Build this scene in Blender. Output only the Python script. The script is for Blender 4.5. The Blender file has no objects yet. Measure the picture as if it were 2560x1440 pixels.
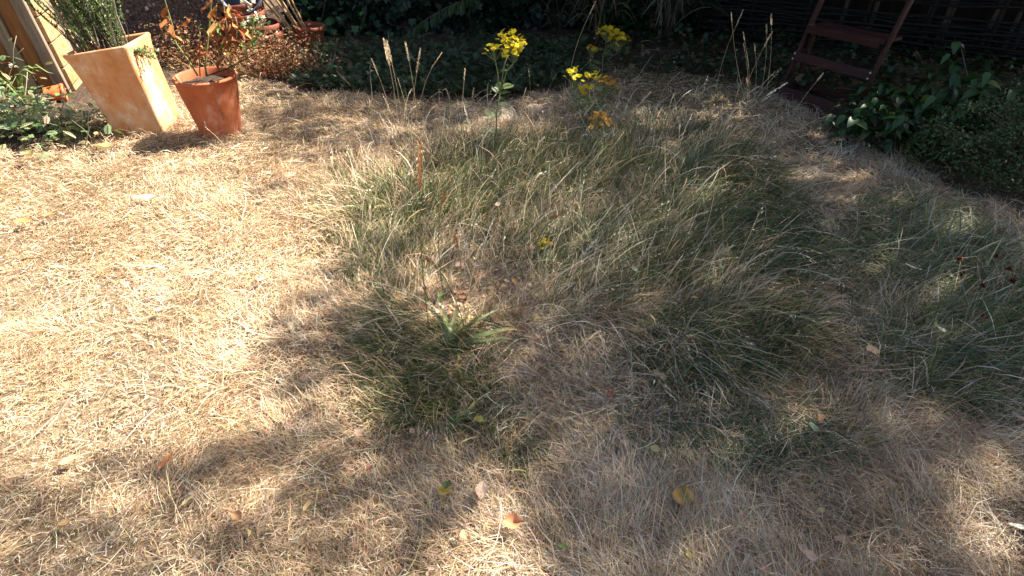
import bpy, math, random
import numpy as np
from mathutils import Vector, Matrix, Euler

random.seed(7)
RNG = np.random.default_rng(11)
R = math.radians
scene = bpy.context.scene
COL = scene.collection

# ------------------------------------------------------------------ camera
CAM_H, PITCH, FPX = 1.5, R(36.5), 1450.0          # eye height, tilt below the horizon, focal length for 2560 px width
cd = bpy.data.cameras.new("camera")
cd.sensor_width = 36.0
cd.lens = FPX / 2560.0 * 36.0
cd.clip_start, cd.clip_end = 0.05, 300.0
cam = bpy.data.objects.new("camera", cd)
cam.location = (0, 0, CAM_H)
cam.rotation_euler = (R(90) - PITCH, 0, 0)
COL.objects.link(cam)
scene.camera = cam

# ------------------------------------------------------------------ light
SUN_EL, SUN_AZ = R(48), R(24)                      # azimuth from +x (right) towards +y (away)
SUN = Vector((math.cos(SUN_EL) * math.cos(SUN_AZ), math.cos(SUN_EL) * math.sin(SUN_AZ), math.sin(SUN_EL)))
world = bpy.data.worlds.new("World")
scene.world = world
world.use_nodes = True
nt = world.node_tree
sky = nt.nodes.new("ShaderNodeTexSky")
sky.sky_type = 'NISHITA'
sky.sun_disc = False
sky.sun_elevation = SUN_EL
sky.sun_rotation = R(90) - SUN_AZ
sky.air_density, sky.dust_density, sky.ozone_density = 1.0, 2.8, 0.7
bg = nt.nodes["Background"]
nt.links.new(sky.outputs[0], bg.inputs[0])
bg.inputs[1].default_value = 0.06
sd = bpy.data.lights.new("sun", 'SUN')
sd.energy = 5.0
sd.angle = R(0.6)
sd.color = (1.0, 0.935, 0.855)
sun = bpy.data.objects.new("sun", sd)
sun.rotation_euler = (-SUN).to_track_quat('-Z', 'Y').to_euler()
COL.objects.link(sun)
vs = scene.view_settings
vs.view_transform, vs.look, vs.gamma = 'Standard', 'None', 1.0
vs.use_curve_mapping = False
vs.exposure = 2.18
scene.cycles.use_denoising = True
scene.cycles.max_bounces = 6
scene.cycles.diffuse_bounces = 3
scene.cycles.transmission_bounces = 4
scene.cycles.glossy_bounces = 2

# ------------------------------------------------------------------ photo measurements -> places on the ground
CT, ST = math.cos(PITCH), math.sin(PITCH)
def G(px, py, z=0.0):
    """ground place seen at a photo measurement"""
    u, v = px - 1280.0, 720.0 - py
    up, fw = v * CT - FPX * ST, v * ST + FPX * CT
    t = (z - CAM_H) / up
    return Vector((u * t, fw * t, z))
def AT(px, py, d):
    u, v = px - 1280.0, 720.0 - py
    up, fw = v * CT - FPX * ST, v * ST + FPX * CT
    t = d / fw
    return Vector((u * t, d, CAM_H + up * t))
def PROJ(x, y, z=0.0):
    dep = y * CT + (CAM_H - z) * ST
    dep = np.maximum(dep, 0.05)
    return 1280 + x / dep * FPX, 720 - (y * ST - (CAM_H - z) * CT) / dep * FPX

def gz(x, y):
    """gentle unevenness of the lawn"""
    f = np.clip(1.0 - (np.hypot(x, y - 3.5) - 7.0) / 4.0, 0, 1)
    return f * (0.010 * np.sin(2.1 * x + 1.3 * y) + 0.007 * np.sin(4.3 * x - 3.1 * y + 1.0) + 0.004 * np.sin(9.7 * x + 8.1 * y + 2.0)
                + 0.003 * np.sin(17 * x - 13 * y))
def on_ground(p, dz=0.0):
    return Vector((p[0], p[1], float(gz(np.float64(p[0]), np.float64(p[1]))) + dz))

def noise2(x, y, s, seed=0):
    """smooth value noise, vectorised, 0..1"""
    x = np.asarray(x) * s + seed * 17.3; y = np.asarray(y) * s - seed * 9.1
    xi = np.floor(x).astype(np.int64); yi = np.floor(y).astype(np.int64)
    fx = x - xi; fy = y - yi
    fx = fx * fx * (3 - 2 * fx); fy = fy * fy * (3 - 2 * fy)
    def h(a, b):
        n = (a * 374761393 + b * 668265263 + seed * 1442695041) & 0x7fffffff
        n = ((n ^ (n >> 13)) * 1274126177) & 0x7fffffff
        return ((n ^ (n >> 16)) & 0xffff) / 65535.0
    return (h(xi, yi) * (1 - fx) + h(xi + 1, yi) * fx) * (1 - fy) + (h(xi, yi + 1) * (1 - fx) + h(xi + 1, yi + 1) * fx) * fy

# ------------------------------------------------------------------ materials
def mat_new(name):
    m = bpy.data.materials.new(name); m.use_nodes = True
    return m, m.node_tree, m.node_tree.nodes["Principled BSDF"]
def mat_foliage(name, trans=0.35, rough=0.6, spec=0.25, tint=(1, 1, 1)):
    """colour comes from the piece itself (attribute Col); thin, lets light through"""
    m, t, b = mat_new(name)
    a = t.nodes.new("ShaderNodeAttribute"); a.attribute_name = "Col"
    b.inputs["Roughness"].default_value = rough
    b.inputs["Specular IOR Level"].default_value = spec
    t.links.new(a.outputs["Color"], b.inputs["Base Color"])
    tr = t.nodes.new("ShaderNodeBsdfTranslucent")
    mx = t.nodes.new("ShaderNodeMixRGB"); mx.blend_type = 'MULTIPLY'; mx.inputs[0].default_value = 1.0
    mx.inputs[2].default_value = (*tint, 1)
    t.links.new(a.outputs["Color"], mx.inputs[1])
    t.links.new(mx.outputs[0], tr.inputs["Color"])
    ms = t.nodes.new("ShaderNodeMixShader"); ms.inputs[0].default_value = trans
    t.links.new(b.outputs[0], ms.inputs[1]); t.links.new(tr.outputs[0], ms.inputs[2])
    t.links.new(ms.outputs[0], t.nodes["Material Output"].inputs[0])
    return m
def mat_noise(name, cols, scale=8.0, detail=6.0, rough=0.8, bump=0.3, bscale=40.0, stretch=(1, 1, 1), bdist=0.01, spec=0.3, metallic=0.0, stains=()):
    """cols: list of (position, rgb) for a ramp driven by noise in object space"""
    m, t, b = mat_new(name)
    tc = t.nodes.new("ShaderNodeTexCoord"); mp = t.nodes.new("ShaderNodeMapping")
    mp.inputs["Scale"].default_value = stretch
    t.links.new(tc.outputs["Object"], mp.inputs[0])
    n = t.nodes.new("ShaderNodeTexNoise"); n.inputs["Scale"].default_value = scale; n.inputs["Detail"].default_value = detail
    n.inputs["Roughness"].default_value = 0.65
    t.links.new(mp.outputs[0], n.inputs["Vector"])
    r = t.nodes.new("ShaderNodeValToRGB"); e = r.color_ramp.elements
    while len(e) < len(cols): e.new(0.5)
    for el, (p, c) in zip(e, cols): el.position = p; el.color = (*c, 1)
    t.links.new(n.outputs["Fac"], r.inputs[0])
    out = r.outputs[0]
    for k, (sc, sca, lo, hi, amount, st) in enumerate(stains):      # worn or dirty areas with a shape of their own
        mp2 = t.nodes.new("ShaderNodeMapping"); mp2.inputs["Scale"].default_value = st; mp2.inputs["Location"].default_value = (3.1 * k + 1, 1.7 * k, .6 * k)
        t.links.new(tc.outputs["Object"], mp2.inputs[0])
        ns = t.nodes.new("ShaderNodeTexNoise"); ns.inputs["Scale"].default_value = sca; ns.inputs["Detail"].default_value = 10; ns.inputs["Roughness"].default_value = .7
        t.links.new(mp2.outputs[0], ns.inputs["Vector"])
        mr = t.nodes.new("ShaderNodeMapRange"); mr.inputs[1].default_value = lo; mr.inputs[2].default_value = hi; mr.inputs[4].default_value = amount
        t.links.new(ns.outputs["Fac"], mr.inputs[0])
        mx = t.nodes.new("ShaderNodeMixRGB"); mx.inputs[2].default_value = (*sc, 1)
        t.links.new(mr.outputs[0], mx.inputs[0]); t.links.new(out, mx.inputs[1]); out = mx.outputs[0]
    t.links.new(out, b.inputs["Base Color"])
    b.inputs["Roughness"].default_value = rough; b.inputs["Specular IOR Level"].default_value = spec
    b.inputs["Metallic"].default_value = metallic
    n2 = t.nodes.new("ShaderNodeTexNoise"); n2.inputs["Scale"].default_value = bscale; n2.inputs["Detail"].default_value = 5
    t.links.new(mp.outputs[0], n2.inputs["Vector"])
    bp = t.nodes.new("ShaderNodeBump"); bp.inputs["Strength"].default_value = bump; bp.inputs["Distance"].default_value = bdist
    t.links.new(n2.outputs["Fac"], bp.inputs["Height"]); t.links.new(bp.outputs[0], b.inputs["Normal"])
    return m
M = {}
M['grass'] = mat_foliage("grass_blades", 0.30, 0.55, 0.3, (1.0, 0.92, 0.75))
M['leaf'] = mat_foliage("green_leaves", 0.28, 0.42, 0.4, (0.9, 1.0, 0.45))
M['dull'] = mat_foliage("dry_plant", 0.22, 0.75, 0.15, (1.0, 0.9, 0.7))
M['petal'] = mat_foliage("petals", 0.35, 0.6, 0.2, (1.0, 0.95, 0.5))
M['crown'] = mat_foliage("tree_leaves", 0.22, 0.5, 0.3, (0.9, 1.0, 0.4))
M['thatch'] = mat_noise("lawn_thatch", [(0.25, (0.06, 0.044, 0.026)), (0.45, (0.14, 0.10, 0.06)), (0.6, (0.23, 0.165, 0.10)), (0.78, (0.32, 0.24, 0.15))], 26, 10, 0.95, 0.9, 120, bdist=0.012, spec=0.05)
M['soil'] = mat_noise("garden_soil", [(0.3, (0.030, 0.022, 0.016)), (0.55, (0.075, 0.052, 0.035)), (0.75, (0.13, 0.092, 0.062))], 22, 10, 0.95, 1.0, 60, bdist=0.02, spec=0.05)
M['terra_pale'] = mat_noise("weathered_terracotta", [(0.30, (0.40, 0.145, 0.05)), (0.42, (0.52, 0.225, 0.085)), (0.54, (0.56, 0.29, 0.135)), (0.66, (0.62, 0.43, 0.27)), (0.8, (0.46, 0.22, 0.10))], 5.0, 12, 0.85, 0.3, 55, (1, 1, 0.8), bdist=0.006, spec=0.15, stains=[((.66, .52, .38), 7, .52, .66, .75, (1, 1, .7)), ((.30, .10, .035), 9, .56, .70, .6, (1, 1, .6)), ((.24, .17, .09), 30, .62, .74, .6, (1, 1, .35))])
M['terra_red'] = mat_noise("red_terracotta", [(0.26, (0.20, 0.052, 0.022)), (0.42, (0.33, 0.092, 0.036)), (0.58, (0.37, 0.118, 0.052)), (0.70, (0.43, 0.21, 0.135)), (0.8, (0.30, 0.095, 0.045))], 5.5, 12, 0.8, 0.22, 60, (1, 1, 0.7), bdist=0.004, spec=0.2, stains=[((.52, .33, .25), 9, .54, .70, .6, (1, 1, .6)), ((.12, .04, .022), 13, .58, .72, .7, (1, 1, .4))])
M['terra_old'] = mat_noise("old_terracotta", [(0.3, (0.09, 0.032, 0.02)), (0.5, (0.17, 0.052, 0.028)), (0.66, (0.22, 0.07, 0.038)), (0.8, (0.26, 0.13, 0.085))], 9, 7, 0.8, 0.12, 60, bdist=0.004, spec=0.2)
M['plastic_pot'] = mat_noise("orange_plastic", [(0.3, (0.62, 0.10, 0.028)), (0.7, (0.70, 0.15, 0.045))], 10, 4, 0.5, 0.05, 60, spec=0.4)
M['wood_pale'] = mat_noise("pale_cut_timber", [(0.28, (0.18, 0.09, 0.032)), (0.42, (0.29, 0.17, 0.07)), (0.58, (0.36, 0.25, 0.13)), (0.75, (0.24, 0.18, 0.075))], 4, 9, 0.75, 0.35, 30, (2, 2, 5), bdist=0.004, spec=0.2)
M['wood_brown'] = mat_noise("brown_stained_timber", [(0.3, (0.13, 0.055, 0.018)), (0.55, (0.22, 0.095, 0.030)), (0.8, (0.27, 0.14, 0.06))], 6, 8, 0.75, 0.3, 30, (6, 6, 0.7), bdist=0.004, spec=0.2)
M['wood_grey'] = mat_noise("grey_weathered_timber", [(0.3, (0.12, 0.09, 0.06)), (0.55, (0.22, 0.17, 0.12)), (0.8, (0.32, 0.26, 0.19))], 6, 8, 0.8, 0.3, 30, (6, 6, 0.7), bdist=0.004, spec=0.2)
M['wood_dark'] = mat_noise("dark_oiled_hardwood", [(0.3, (0.018, 0.0046, 0.0036)), (0.55, (0.032, 0.0085, 0.0062)), (0.8, (0.070, 0.028, 0.022))], 7, 8, 0.55, 0.25, 40, (0.8, 8, 8), bdist=0.003, spec=0.2)
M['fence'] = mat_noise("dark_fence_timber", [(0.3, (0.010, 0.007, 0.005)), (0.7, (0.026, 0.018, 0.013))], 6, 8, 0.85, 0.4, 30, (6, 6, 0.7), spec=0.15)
M['rod'] = mat_noise("woven_hazel_rod", [(0.3, (0.004, 0.003, 0.0025)), (0.60, (0.010, 0.008, 0.006)), (0.70, (0.035, 0.028, 0.023)), (0.85, (0.16, 0.135, 0.11))], 7, 8, 0.7, 0.4, 40, (1.5, 6, 6), spec=0.3)  # near-black with sparse pale flecks: deep shade and lit spots put into the colour
M['pebbledash'] = mat_noise("pebbledash_render", [(0.35, (0.045, 0.034, 0.030)), (0.52, (0.12, 0.085, 0.072)), (0.66, (0.22, 0.16, 0.14)), (0.8, (0.36, 0.29, 0.26))], 42, 8, 0.9, 1.0, 60, bdist=0.03, spec=0.15)
M['stone'] = mat_noise("pebble", [(0.35, (0.07, 0.052, 0.046)), (0.6, (0.19, 0.14, 0.12)), (0.8, (0.34, 0.28, 0.25))], 14, 6, 0.85, 0.3, 60, spec=0.2)
M['cane'] = mat_noise("bamboo_cane", [(0.3, (0.20, 0.12, 0.05)), (0.55, (0.34, 0.22, 0.10)), (0.8, (0.44, 0.31, 0.16))], 12, 6, 0.55, 0.15, 60, (4, 4, 0.6), spec=0.35)
M['bucket'] = mat_noise("blue_grey_plastic", [(0.3, (0.055, 0.062, 0.080)), (0.7, (0.10, 0.11, 0.135))], 5, 6, 0.5, 0.08, 50, spec=0.4)
M['white_board'] = mat_noise("whitish_board", [(0.3, (0.50, 0.46, 0.38)), (0.7, (0.66, 0.62, 0.54))], 6, 6, 0.7, 0.1, 50)
M['bark'] = mat_noise("bark", [(0.3, (0.05, 0.038, 0.028)), (0.6, (0.12, 0.09, 0.065)), (0.8, (0.18, 0.14, 0.10))], 14, 8, 0.9, 0.8, 30, (1, 1, 0.25), bdist=0.03)
M['steel'] = mat_noise("bolt_steel", [(0.3, (0.55, 0.55, 0.56)), (0.7, (0.70, 0.70, 0.71))], 30, 3, 0.3, 0.05, 90, metallic=1.0)
M['navy'] = mat_noise("navy_fabric", [(0.3, (0.006, 0.006, 0.012)), (0.7, (0.014, 0.014, 0.026))], 30, 5, 0.8, 0.3, 200, spec=0.2)
M['wire'] = mat_noise("black_strip", [(0.3, (0.02, 0.02, 0.022)), (0.7, (0.05, 0.05, 0.055))], 30, 5, 0.5, 0.2, 200, spec=0.4)

# ------------------------------------------------------------------ mesh helpers
def link(o, parent=None):
    COL.objects.link(o)
    if parent is not None: o.parent = parent
    return o
def tri_mesh(name, V, F, col=None, smooth=False):
    me = bpy.data.meshes.new(name)
    V = np.ascontiguousarray(V, np.float32); F = np.ascontiguousarray(F, np.int32)
    me.vertices.add(len(V)); me.vertices.foreach_set("co", V.ravel())
    me.loops.add(F.size); me.loops.foreach_set("vertex_index", F.ravel())
    me.polygons.add(len(F)); me.polygons.foreach_set("loop_start", np.arange(0, F.size, F.shape[1], dtype=np.int32))
    if smooth: me.polygons.foreach_set("use_smooth", np.ones(len(F), bool))
    if col is not None:
        a = me.attributes.new("Col", 'FLOAT_COLOR', 'POINT')
        c = np.ones((len(V), 4), np.float32); c[:, :3] = col
        a.data.foreach_set("color", c.ravel())
    me.update(calc_edges=True)
    return me
def add(name, me, mat, parent=None, loc=None):
    o = bpy.data.objects.new(name, me)
    if mat is not None and len(me.materials) == 0: me.materials.append(mat)
    link(o, parent)
    if loc is not None: o.location = loc
    return o
def tag(o, label, cat, group=None, kind=None):
    if label: o["label"] = label
    if cat: o["category"] = cat
    if group: o["group"] = group
    if kind: o["kind"] = kind
    return o
def thing(name, loc, label, cat, group=None, rotz=0.0):
    o = bpy.data.objects.new(name, None)
    o.empty_display_size = 0.1
    o.location = loc; o.rotation_euler = (0, 0, rotz)
    link(o)
    return tag(o, label, cat, group)
def structure(o, label=None):
    o["kind"] = "structure"
    if label: o["label"] = label
    return o

class MB:
    """collects geometry for one part"""
    def __init__(s): s.v, s.f = [], []
    def raw(s, V, F):
        b = len(s.v); s.v += [tuple(p) for p in V]; s.f += [tuple(i + b for i in f) for f in F]; return s
    def box(s, c, size, rot=None, bevel=0.0):
        hx, hy, hz = [k / 2 for k in size]
        V = []
        b = min(bevel, hx * .9, hy * .9, hz * .9)
        if b <= 0:
            V = [(x, y, z) for z in (-hz, hz) for y in (-hy, hy) for x in (-hx, hx)]
            F = [(0, 2, 3, 1), (4, 5, 7, 6), (0, 1, 5, 4), (2, 6, 7, 3), (0, 4, 6, 2), (1, 3, 7, 5)]
        else:
            ring = lambda ix, iy, z: [(-ix, -iy, z), (ix, -iy, z), (ix, iy, z), (-ix, iy, z)]
            # stack of chamfered octagonal rings
            def oc(ix, iy, z, ch): return [(-ix + ch, -iy, z), (ix - ch, -iy, z), (ix, -iy + ch, z), (ix, iy - ch, z), (ix - ch, iy, z), (-ix + ch, iy, z), (-ix, iy - ch, z), (-ix, -iy + ch, z)]
            V = oc(hx - b, hy - b, -hz, b * .3) + oc(hx, hy, -hz + b, b) + oc(hx, hy, hz - b, b) + oc(hx - b, hy - b, hz, b * .3)
            F = [tuple(range(7, -1, -1)), tuple(range(24, 32))]
            for k in range(3):
                for i in range(8): F.append((k * 8 + i, k * 8 + (i + 1) % 8, k * 8 + 8 + (i + 1) % 8, k * 8 + 8 + i))
        c = Vector(c)
        V = [(rot @ Vector(p) if rot is not None else Vector(p)) + c for p in V]
        return s.raw(V, F)
    def tube(s, pts, rad, n=6, cap=True):
        pts = [Vector(p) for p in pts]
        if not isinstance(rad, (list, tuple)): rad = [rad] * len(pts)
        V, F = [], []
        up = None
        for i, p in enumerate(pts):
            t = (pts[min(i + 1, len(pts) - 1)] - pts[max(i - 1, 0)])
            t = t.normalized() if t.length > 1e-9 else Vector((0, 0, 1))
            if up is None: up = t.orthogonal().normalized()
            up = (up - t * up.dot(t)); up = up.normalized() if up.length > 1e-6 else t.orthogonal().normalized()
            w = t.cross(up)
            for k in range(n):
                a = 2 * math.pi * k / n
                V.append(p + (up * math.cos(a) + w * math.sin(a)) * rad[i])
        for i in range(len(pts) - 1):
            for k in range(n):
                F.append((i * n + k, i * n + (k + 1) % n, (i + 1) * n + (k + 1) % n, (i + 1) * n + k))
        if cap:
            F.append(tuple(range(n - 1, -1, -1))); F.append(tuple((len(pts) - 1) * n + k for k in range(n)))
        return s.raw(V, F)
    def lathe(s, prof, n=32, wob=0.0):
        V, F = [], []
        for i, (r, z) in enumerate(prof):
            for k in range(n):
                a = 2 * math.pi * k / n
                rr = r * (1 + wob * math.sin(3 * a + i * .4) * .5 + wob * math.sin(5 * a) * .3)
                V.append((rr * math.cos(a), rr * math.sin(a), z))
        for i in range(len(prof) - 1):
            for k in range(n):
                F.append((i * n + k, i * n + (k + 1) % n, (i + 1) * n + (k + 1) % n, (i + 1) * n + k))
        return s.raw(V, F)
    def build(s, name, mat, parent=None, loc=None, smooth=False, col=None):
        me = bpy.data.meshes.new(name)
        me.from_pydata([tuple(p) for p in s.v], [], s.f)
        if smooth:
            me.polygons.foreach_set("use_smooth", np.ones(len(me.polygons), bool))
        if col is not None:
            a = me.attributes.new("Col", 'FLOAT_COLOR', 'POINT')
            c = np.ones((len(s.v), 4), np.float32); c[:, :3] = col
            a.data.foreach_set("color", c.ravel())
        me.update()
        return add(name, me, mat, parent, loc)

def rotmats(yaw, pitch, roll):
    """template +Y forward, +Z up: roll about Y, pitch lifts +Y, yaw about Z (0 = +Y)"""
    cy, sy, cp, sp, cr, sr = np.cos(yaw), np.sin(yaw), np.cos(pitch), np.sin(pitch), np.cos(roll), np.sin(roll)
    n = len(yaw); Z = np.zeros(n); O = np.ones(n)
    Ry = np.stack([cr, Z, sr, Z, O, Z, -sr, Z, cr], -1).reshape(n, 3, 3)
    Rx = np.stack([O, Z, Z, Z, cp, -sp, Z, sp, cp], -1).reshape(n, 3, 3)
    Rz = np.stack([cy, -sy, Z, sy, cy, Z, Z, Z, O], -1).reshape(n, 3, 3)
    return Rz @ Rx @ Ry
def scatter(T, Rm, loc, scale, cols):
    """T=(V,F) template; returns arrays for one mesh of many copies"""
    V, F = np.asarray(T[0], float), np.asarray(T[1], int)
    n = len(loc)
    sc = np.asarray(scale, float)
    if sc.ndim == 1: sc = sc[:, None]
    VV = np.einsum('nij,nkj->nki', Rm, V[None] * sc[:, None, :]) + loc[:, None, :]
    FF = F[None] + (np.arange(n) * len(V))[:, None, None]
    CC = np.repeat(cols[:, None, :], len(V), 1)
    return VV.reshape(-1, 3), FF.reshape(-1, F.shape[1]), CC.reshape(-1, 3)
def join(parts):
    V, F, C, b = [], [], [], 0
    for v, f, c in parts:
        V.append(v); F.append(f + b); C.append(c); b += len(v)
    return np.concatenate(V), np.concatenate(F), np.concatenate(C)

def T_leaf(nst=4, w=0.5, fold=0.25, curl=0.25, tip=1.0):
    """oval leaf, length 1 along +Y"""
    V, F = [], []
    for i in range(nst + 1):
        t = i / nst
        hw = w * 0.5 * math.sin(math.pi * min(t ** 0.8, 1) * 0.985 + 0.02) * (1.0 if t < .5 else tip + (1 - tip) * (1 - t))
        z = -curl * t * t
        V += [(-hw, t, z + fold * hw), (0, t, z), (hw, t, z + fold * hw)]
    for i in range(nst):
        a = i * 3
        for k in (0, 1):
            F += [(a + k, a + k + 1, a + k + 4), (a + k, a + k + 4, a + k + 3)]
    return V, F
T_DIAMOND = ([(0, 0, 0), (-.5, .45, .06), (.5, .45, .06), (0, 1, -.06)], [(0, 2, 1), (1, 2, 3)])
T_OVAL3 = T_leaf(3, .55, .3, .2)
T_OVAL5 = T_leaf(5, .5, .28, .35)
def T_ivy():
    P = [(0, 0, 0), (.22, -.10, .02), (.55, .08, -.02), (.36, .34, .03), (.52, .62, -.03), (.2, .62, .03), (0, 1, -.08), (-.2, .62, .03), (-.52, .62, -.03), (-.36, .34, .03), (-.55, .08, -.02), (-.22, -.10, .02), (0, .4, .06)]
    return P, [(12, i, (i + 1) % 12) for i in range(12)]
T_IVY = T_ivy()
def T_pinnate(pairs=6, width=.42, lw=.09, droop=.25):
    V, F = [], []
    def q(a, b, w):
        a, b = Vector(a), Vector(b); d = (b - a); s = Vector((-d.y, d.x, 0)).normalized() * w
        m = a + d * .55; i = len(V)
        V.extend([tuple(a), tuple(m + s), tuple(m - s), tuple(b)]); F.extend([(i, i + 2, i + 1), (i + 1, i + 2, i + 3)])
    q((0, 0, 0), (0, 1, -droop), .018)
    for k in range(pairs):
        t = .16 + .8 * k / pairs
        l = width * math.sin(math.pi * (t * .82 + .12))
        for sg in (-1, 1):
            q((0, t, -droop * t * t), (sg * l, t + l * .45, -droop * t * t - .04), lw)
    q((0, .9, -droop * .85), (0, 1.12, -droop * 1.1), lw)
    return V, F
T_PIN = T_pinnate()
T_PINF = T_pinnate(7, .30, .045, .3)

def lerp_cols(n, stops, jit=0.20, rng=RNG):
    """random colours from a list of rgb picks with jitter"""
    s = np.array(stops, float)
    c = s[rng.integers(0, len(s), n)]
    c = c * (1 + rng.normal(0, jit, (n, 1))) * (1 + rng.normal(0, jit * .35, (n, 3)))
    return np.clip(c, 0.004, 0.9)

def blades(B, yaw, L, W, e0, e1, bend, roll, col, S=2, clear=0.003):
    n = len(B); P = B.copy().astype(float)
    V = np.empty((n, 2 * S + 1, 3)); C = np.empty((n, 2 * S + 1, 3))
    for k in range(S + 1):
        t = k / S
        yw = yaw + bend * t
        side = np.stack([-np.sin(yw) * np.cos(roll), np.cos(yw) * np.cos(roll), np.sin(roll)], -1)
        if k < S:
            w = (W * .5 * (1 - .55 * t * t))[:, None]
            V[:, 2 * k] = P - side * w; V[:, 2 * k + 1] = P + side * w
        else:
            V[:, 2 * S] = P
        e = e0 + (e1 - e0) * (t + .5 / S)
        st = (L / S)[:, None]
        P = P + st * np.stack([np.cos(e) * np.cos(yw), np.cos(e) * np.sin(yw), np.sin(e)], -1)
        P[:, 2] = np.maximum(P[:, 2], gz(P[:, 0], P[:, 1]) + clear)
    C[:] = col[:, None, :]
    f = []
    for k in range(S - 1):
        a = 2 * k
        f += [(a, a + 1, a + 3), (a, a + 3, a + 2)]
    f.append((2 * S - 2, 2 * S - 1, 2 * S))
    F = np.array(f)[None] + (np.arange(n) * (2 * S + 1))[:, None, None]
    return V.reshape(-1, 3), F.reshape(-1, 3), C.reshape(-1, 3)

# ------------------------------------------------------------------ the setting: ground, beds, boundary
def lawn_grid():
    def axis(lo, hi, step, far):
        a = list(np.arange(lo, hi + step / 2, step)); s = step
        l, h = [], []
        x = lo
        while x > -far: s *= 1.5; x -= s; l.append(x)
        s = step; x = hi
        while x < far: s *= 1.5; x += s; h.append(x)
        return np.array(l[::-1] + a + h)
    X = axis(-5.5, 5.5, .07, 60); Y = axis(0.0, 7.2, .07, 60)
    xx, yy = np.meshgrid(X, Y); zz = gz(xx, yy)
    V = np.stack([xx, yy, zz], -1).reshape(-1, 3)
    nx, ny = len(X), len(Y)
    i = (np.arange(ny - 1)[:, None] * nx + np.arange(nx - 1)[None]).ravel()
    return V, np.stack([i, i + 1, i + nx + 1, i + nx], -1)
V, F = lawn_grid()
lawn = structure(add("lawn", tri_mesh("lawn", V, F, smooth=True), M['thatch']), "dry straw coloured lawn with bare patches")

# edge of the lawn (photo measurements); the beds lie behind it
BED = [(-300, 395), (60, 380), (230, 352), (330, 285), (430, 200), (520, 168), (640, 188), (760, 222), (900, 232), (1060, 250), (1230, 252), (1400, 232), (1540, 175), (1700, 180), (1840, 205), (1960, 232), (2120, 300), (2190, 350), (2240, 420), (2380, 480), (2570, 528), (2900, 560)]
bedline = [G(a, b) for a, b in BED]
BX = np.array([p.x for p in bedline]); BY = np.array([p.y for p in bedline])
def bed_side(x, y):
    """>0 metres behind the lawn edge"""
    order = np.argsort(BX)
    return np.asarray(y) - np.interp(x, BX[order], BY[order])
def bed_sheet():
    xs = np.linspace(BX.min(), BX.max(), 150)
    V, F = [], []
    order = np.argsort(BX)
    rows = [0, .05, .15, .35, .7, 1.2, 2.0, 3.5]
    for x in xs:
        y0 = np.interp(x, BX[order], BY[order]) + .03 * math.sin(13 * x) + .02 * math.sin(31 * x)
        for j, r in enumerate(rows):
            y = y0 + r
            z = float(gz(np.float64(x), np.float64(y))) + (0.004 if j == 0 else 0.012 + .012 * math.sin(7 * x + 5 * y) + .03 * min(r, .4))
            V.append((x, y, z))
    n = len(rows)
    for i in range(len(xs) - 1):
        for j in range(n - 1): F.append((i * n + j, (i + 1) * n + j, (i + 1) * n + j + 1, i * n + j + 1))
    return np.array(V), np.array(F)
V, F = bed_sheet()
structure(add("soil_bed", tri_mesh("soil_bed", V, F, smooth=True), M['soil']), "dark soil bed behind the lawn edge")
def bz(x, y):
    r = float(bed_side(x, y))
    g = float(gz(np.float64(x), np.float64(y)))
    return g + (0.02 + .03 * min(r, .4) if r > 0 else 0.0)

# sun map: how much sun reaches each place on the lawn in the photograph, 0..9; it decides where the tree above has leaves
SUNROWS = [
 "99999988650000000000000000000000",
 "99999998863000000000000000000000",
 "99999999754222221111000000000000",
 "99999985433332222111122110000000",
 "99999997544444333222222210000000",
 "99999999988765555443322211110000",
 "99999999788765554443322211111111",
 "99999999998655555443322211111111",
 "99999999976554444433322211111111",
 "99999999854444433322221111111111",
 "99999998443343322222211111111111",
 "99999999643333222221111111111111",
 "99999999644432222211111111111111",
 "99999985335432222211111111111111",
 "88753234443322222211111111111111",
 "55666555433323442211111111111111",
 "65445543443345773221111111111122",
 "65445543334457888321111111111222",
]
SUNMAP = np.array([[int(c) for c in r] for r in SUNROWS], float) / 9.0
DAPPLES = [(1235, 1370, 90, 80, 1.0), (1300, 1270, 50, 30, .8), (1620, 305, 60, 26, .75), (1790, 285, 85, 34, .9), (1750, 255, 50, 18, .5), (2040, 325, 40, 20, .8), (2070, 355, 34, 16, .6), (2035, 400, 46, 16, .7), (2130, 370, 40, 16, .5),
 (2010, 440, 30, 14, .5), (2130, 455, 40, 16, .5), (2080, 503, 34, 16, .7), (2215, 525, 30, 16, .5), (1725, 520, 55, 34, .8), (1650, 470, 40, 20, .5), (980, 685, 60, 24, .5), (2170, 670, 40, 28, .8),
 (2310, 745, 42, 26, .7), (2365, 850, 34, 26, .9), (1890, 755, 36, 22, .6), (2370, 590, 70, 30, .6), (1770, 1040, 46, 34, .7), (2010, 1040, 80, 28, .8), (2210, 1060, 46, 28, .6),
 (2290, 1075, 36, 22, .6), (2500, 1190, 70, 44, .8), (2360, 1280, 36, 26, .8), (2430, 1360, 95, 56, 1.0), (2530, 1420, 60, 30, .7), (1690, 1425, 50, 34, .6), (1100, 800, 60, 40, .6), (1170, 870, 60, 30, .5),
 (1040, 690, 50, 22, .5), (1500, 700, 80, 30, .45), (1400, 600, 70, 30, .4), (830, 1010, 50, 40, .7), (1240, 640, 60, 30, .4), (1310, 330, 60, 20, .5), (1230, 300, 60, 20, .5),
 (2450, 330, 24, 10, .5), (2330, 300, 18, 8, .5), (2060, 60, 90, 30, .8), (2010, 150, 60, 24, .6), (700, 170, 90, 40, .9), (620, 100, 60, 40, .7), (980, 420, 60, 24, .7), (1000, 330, 50, 20, .5), (860, 310, 70, 20, .4),
 (1330, 260, 40, 16, .6), (1130, 440, 60, 30, .5), (1180, 330, 60, 20, .5)]
SHADES = [(530, 350, 55, 22, .75), (700, 480, 90, 26, .45)]
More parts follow.
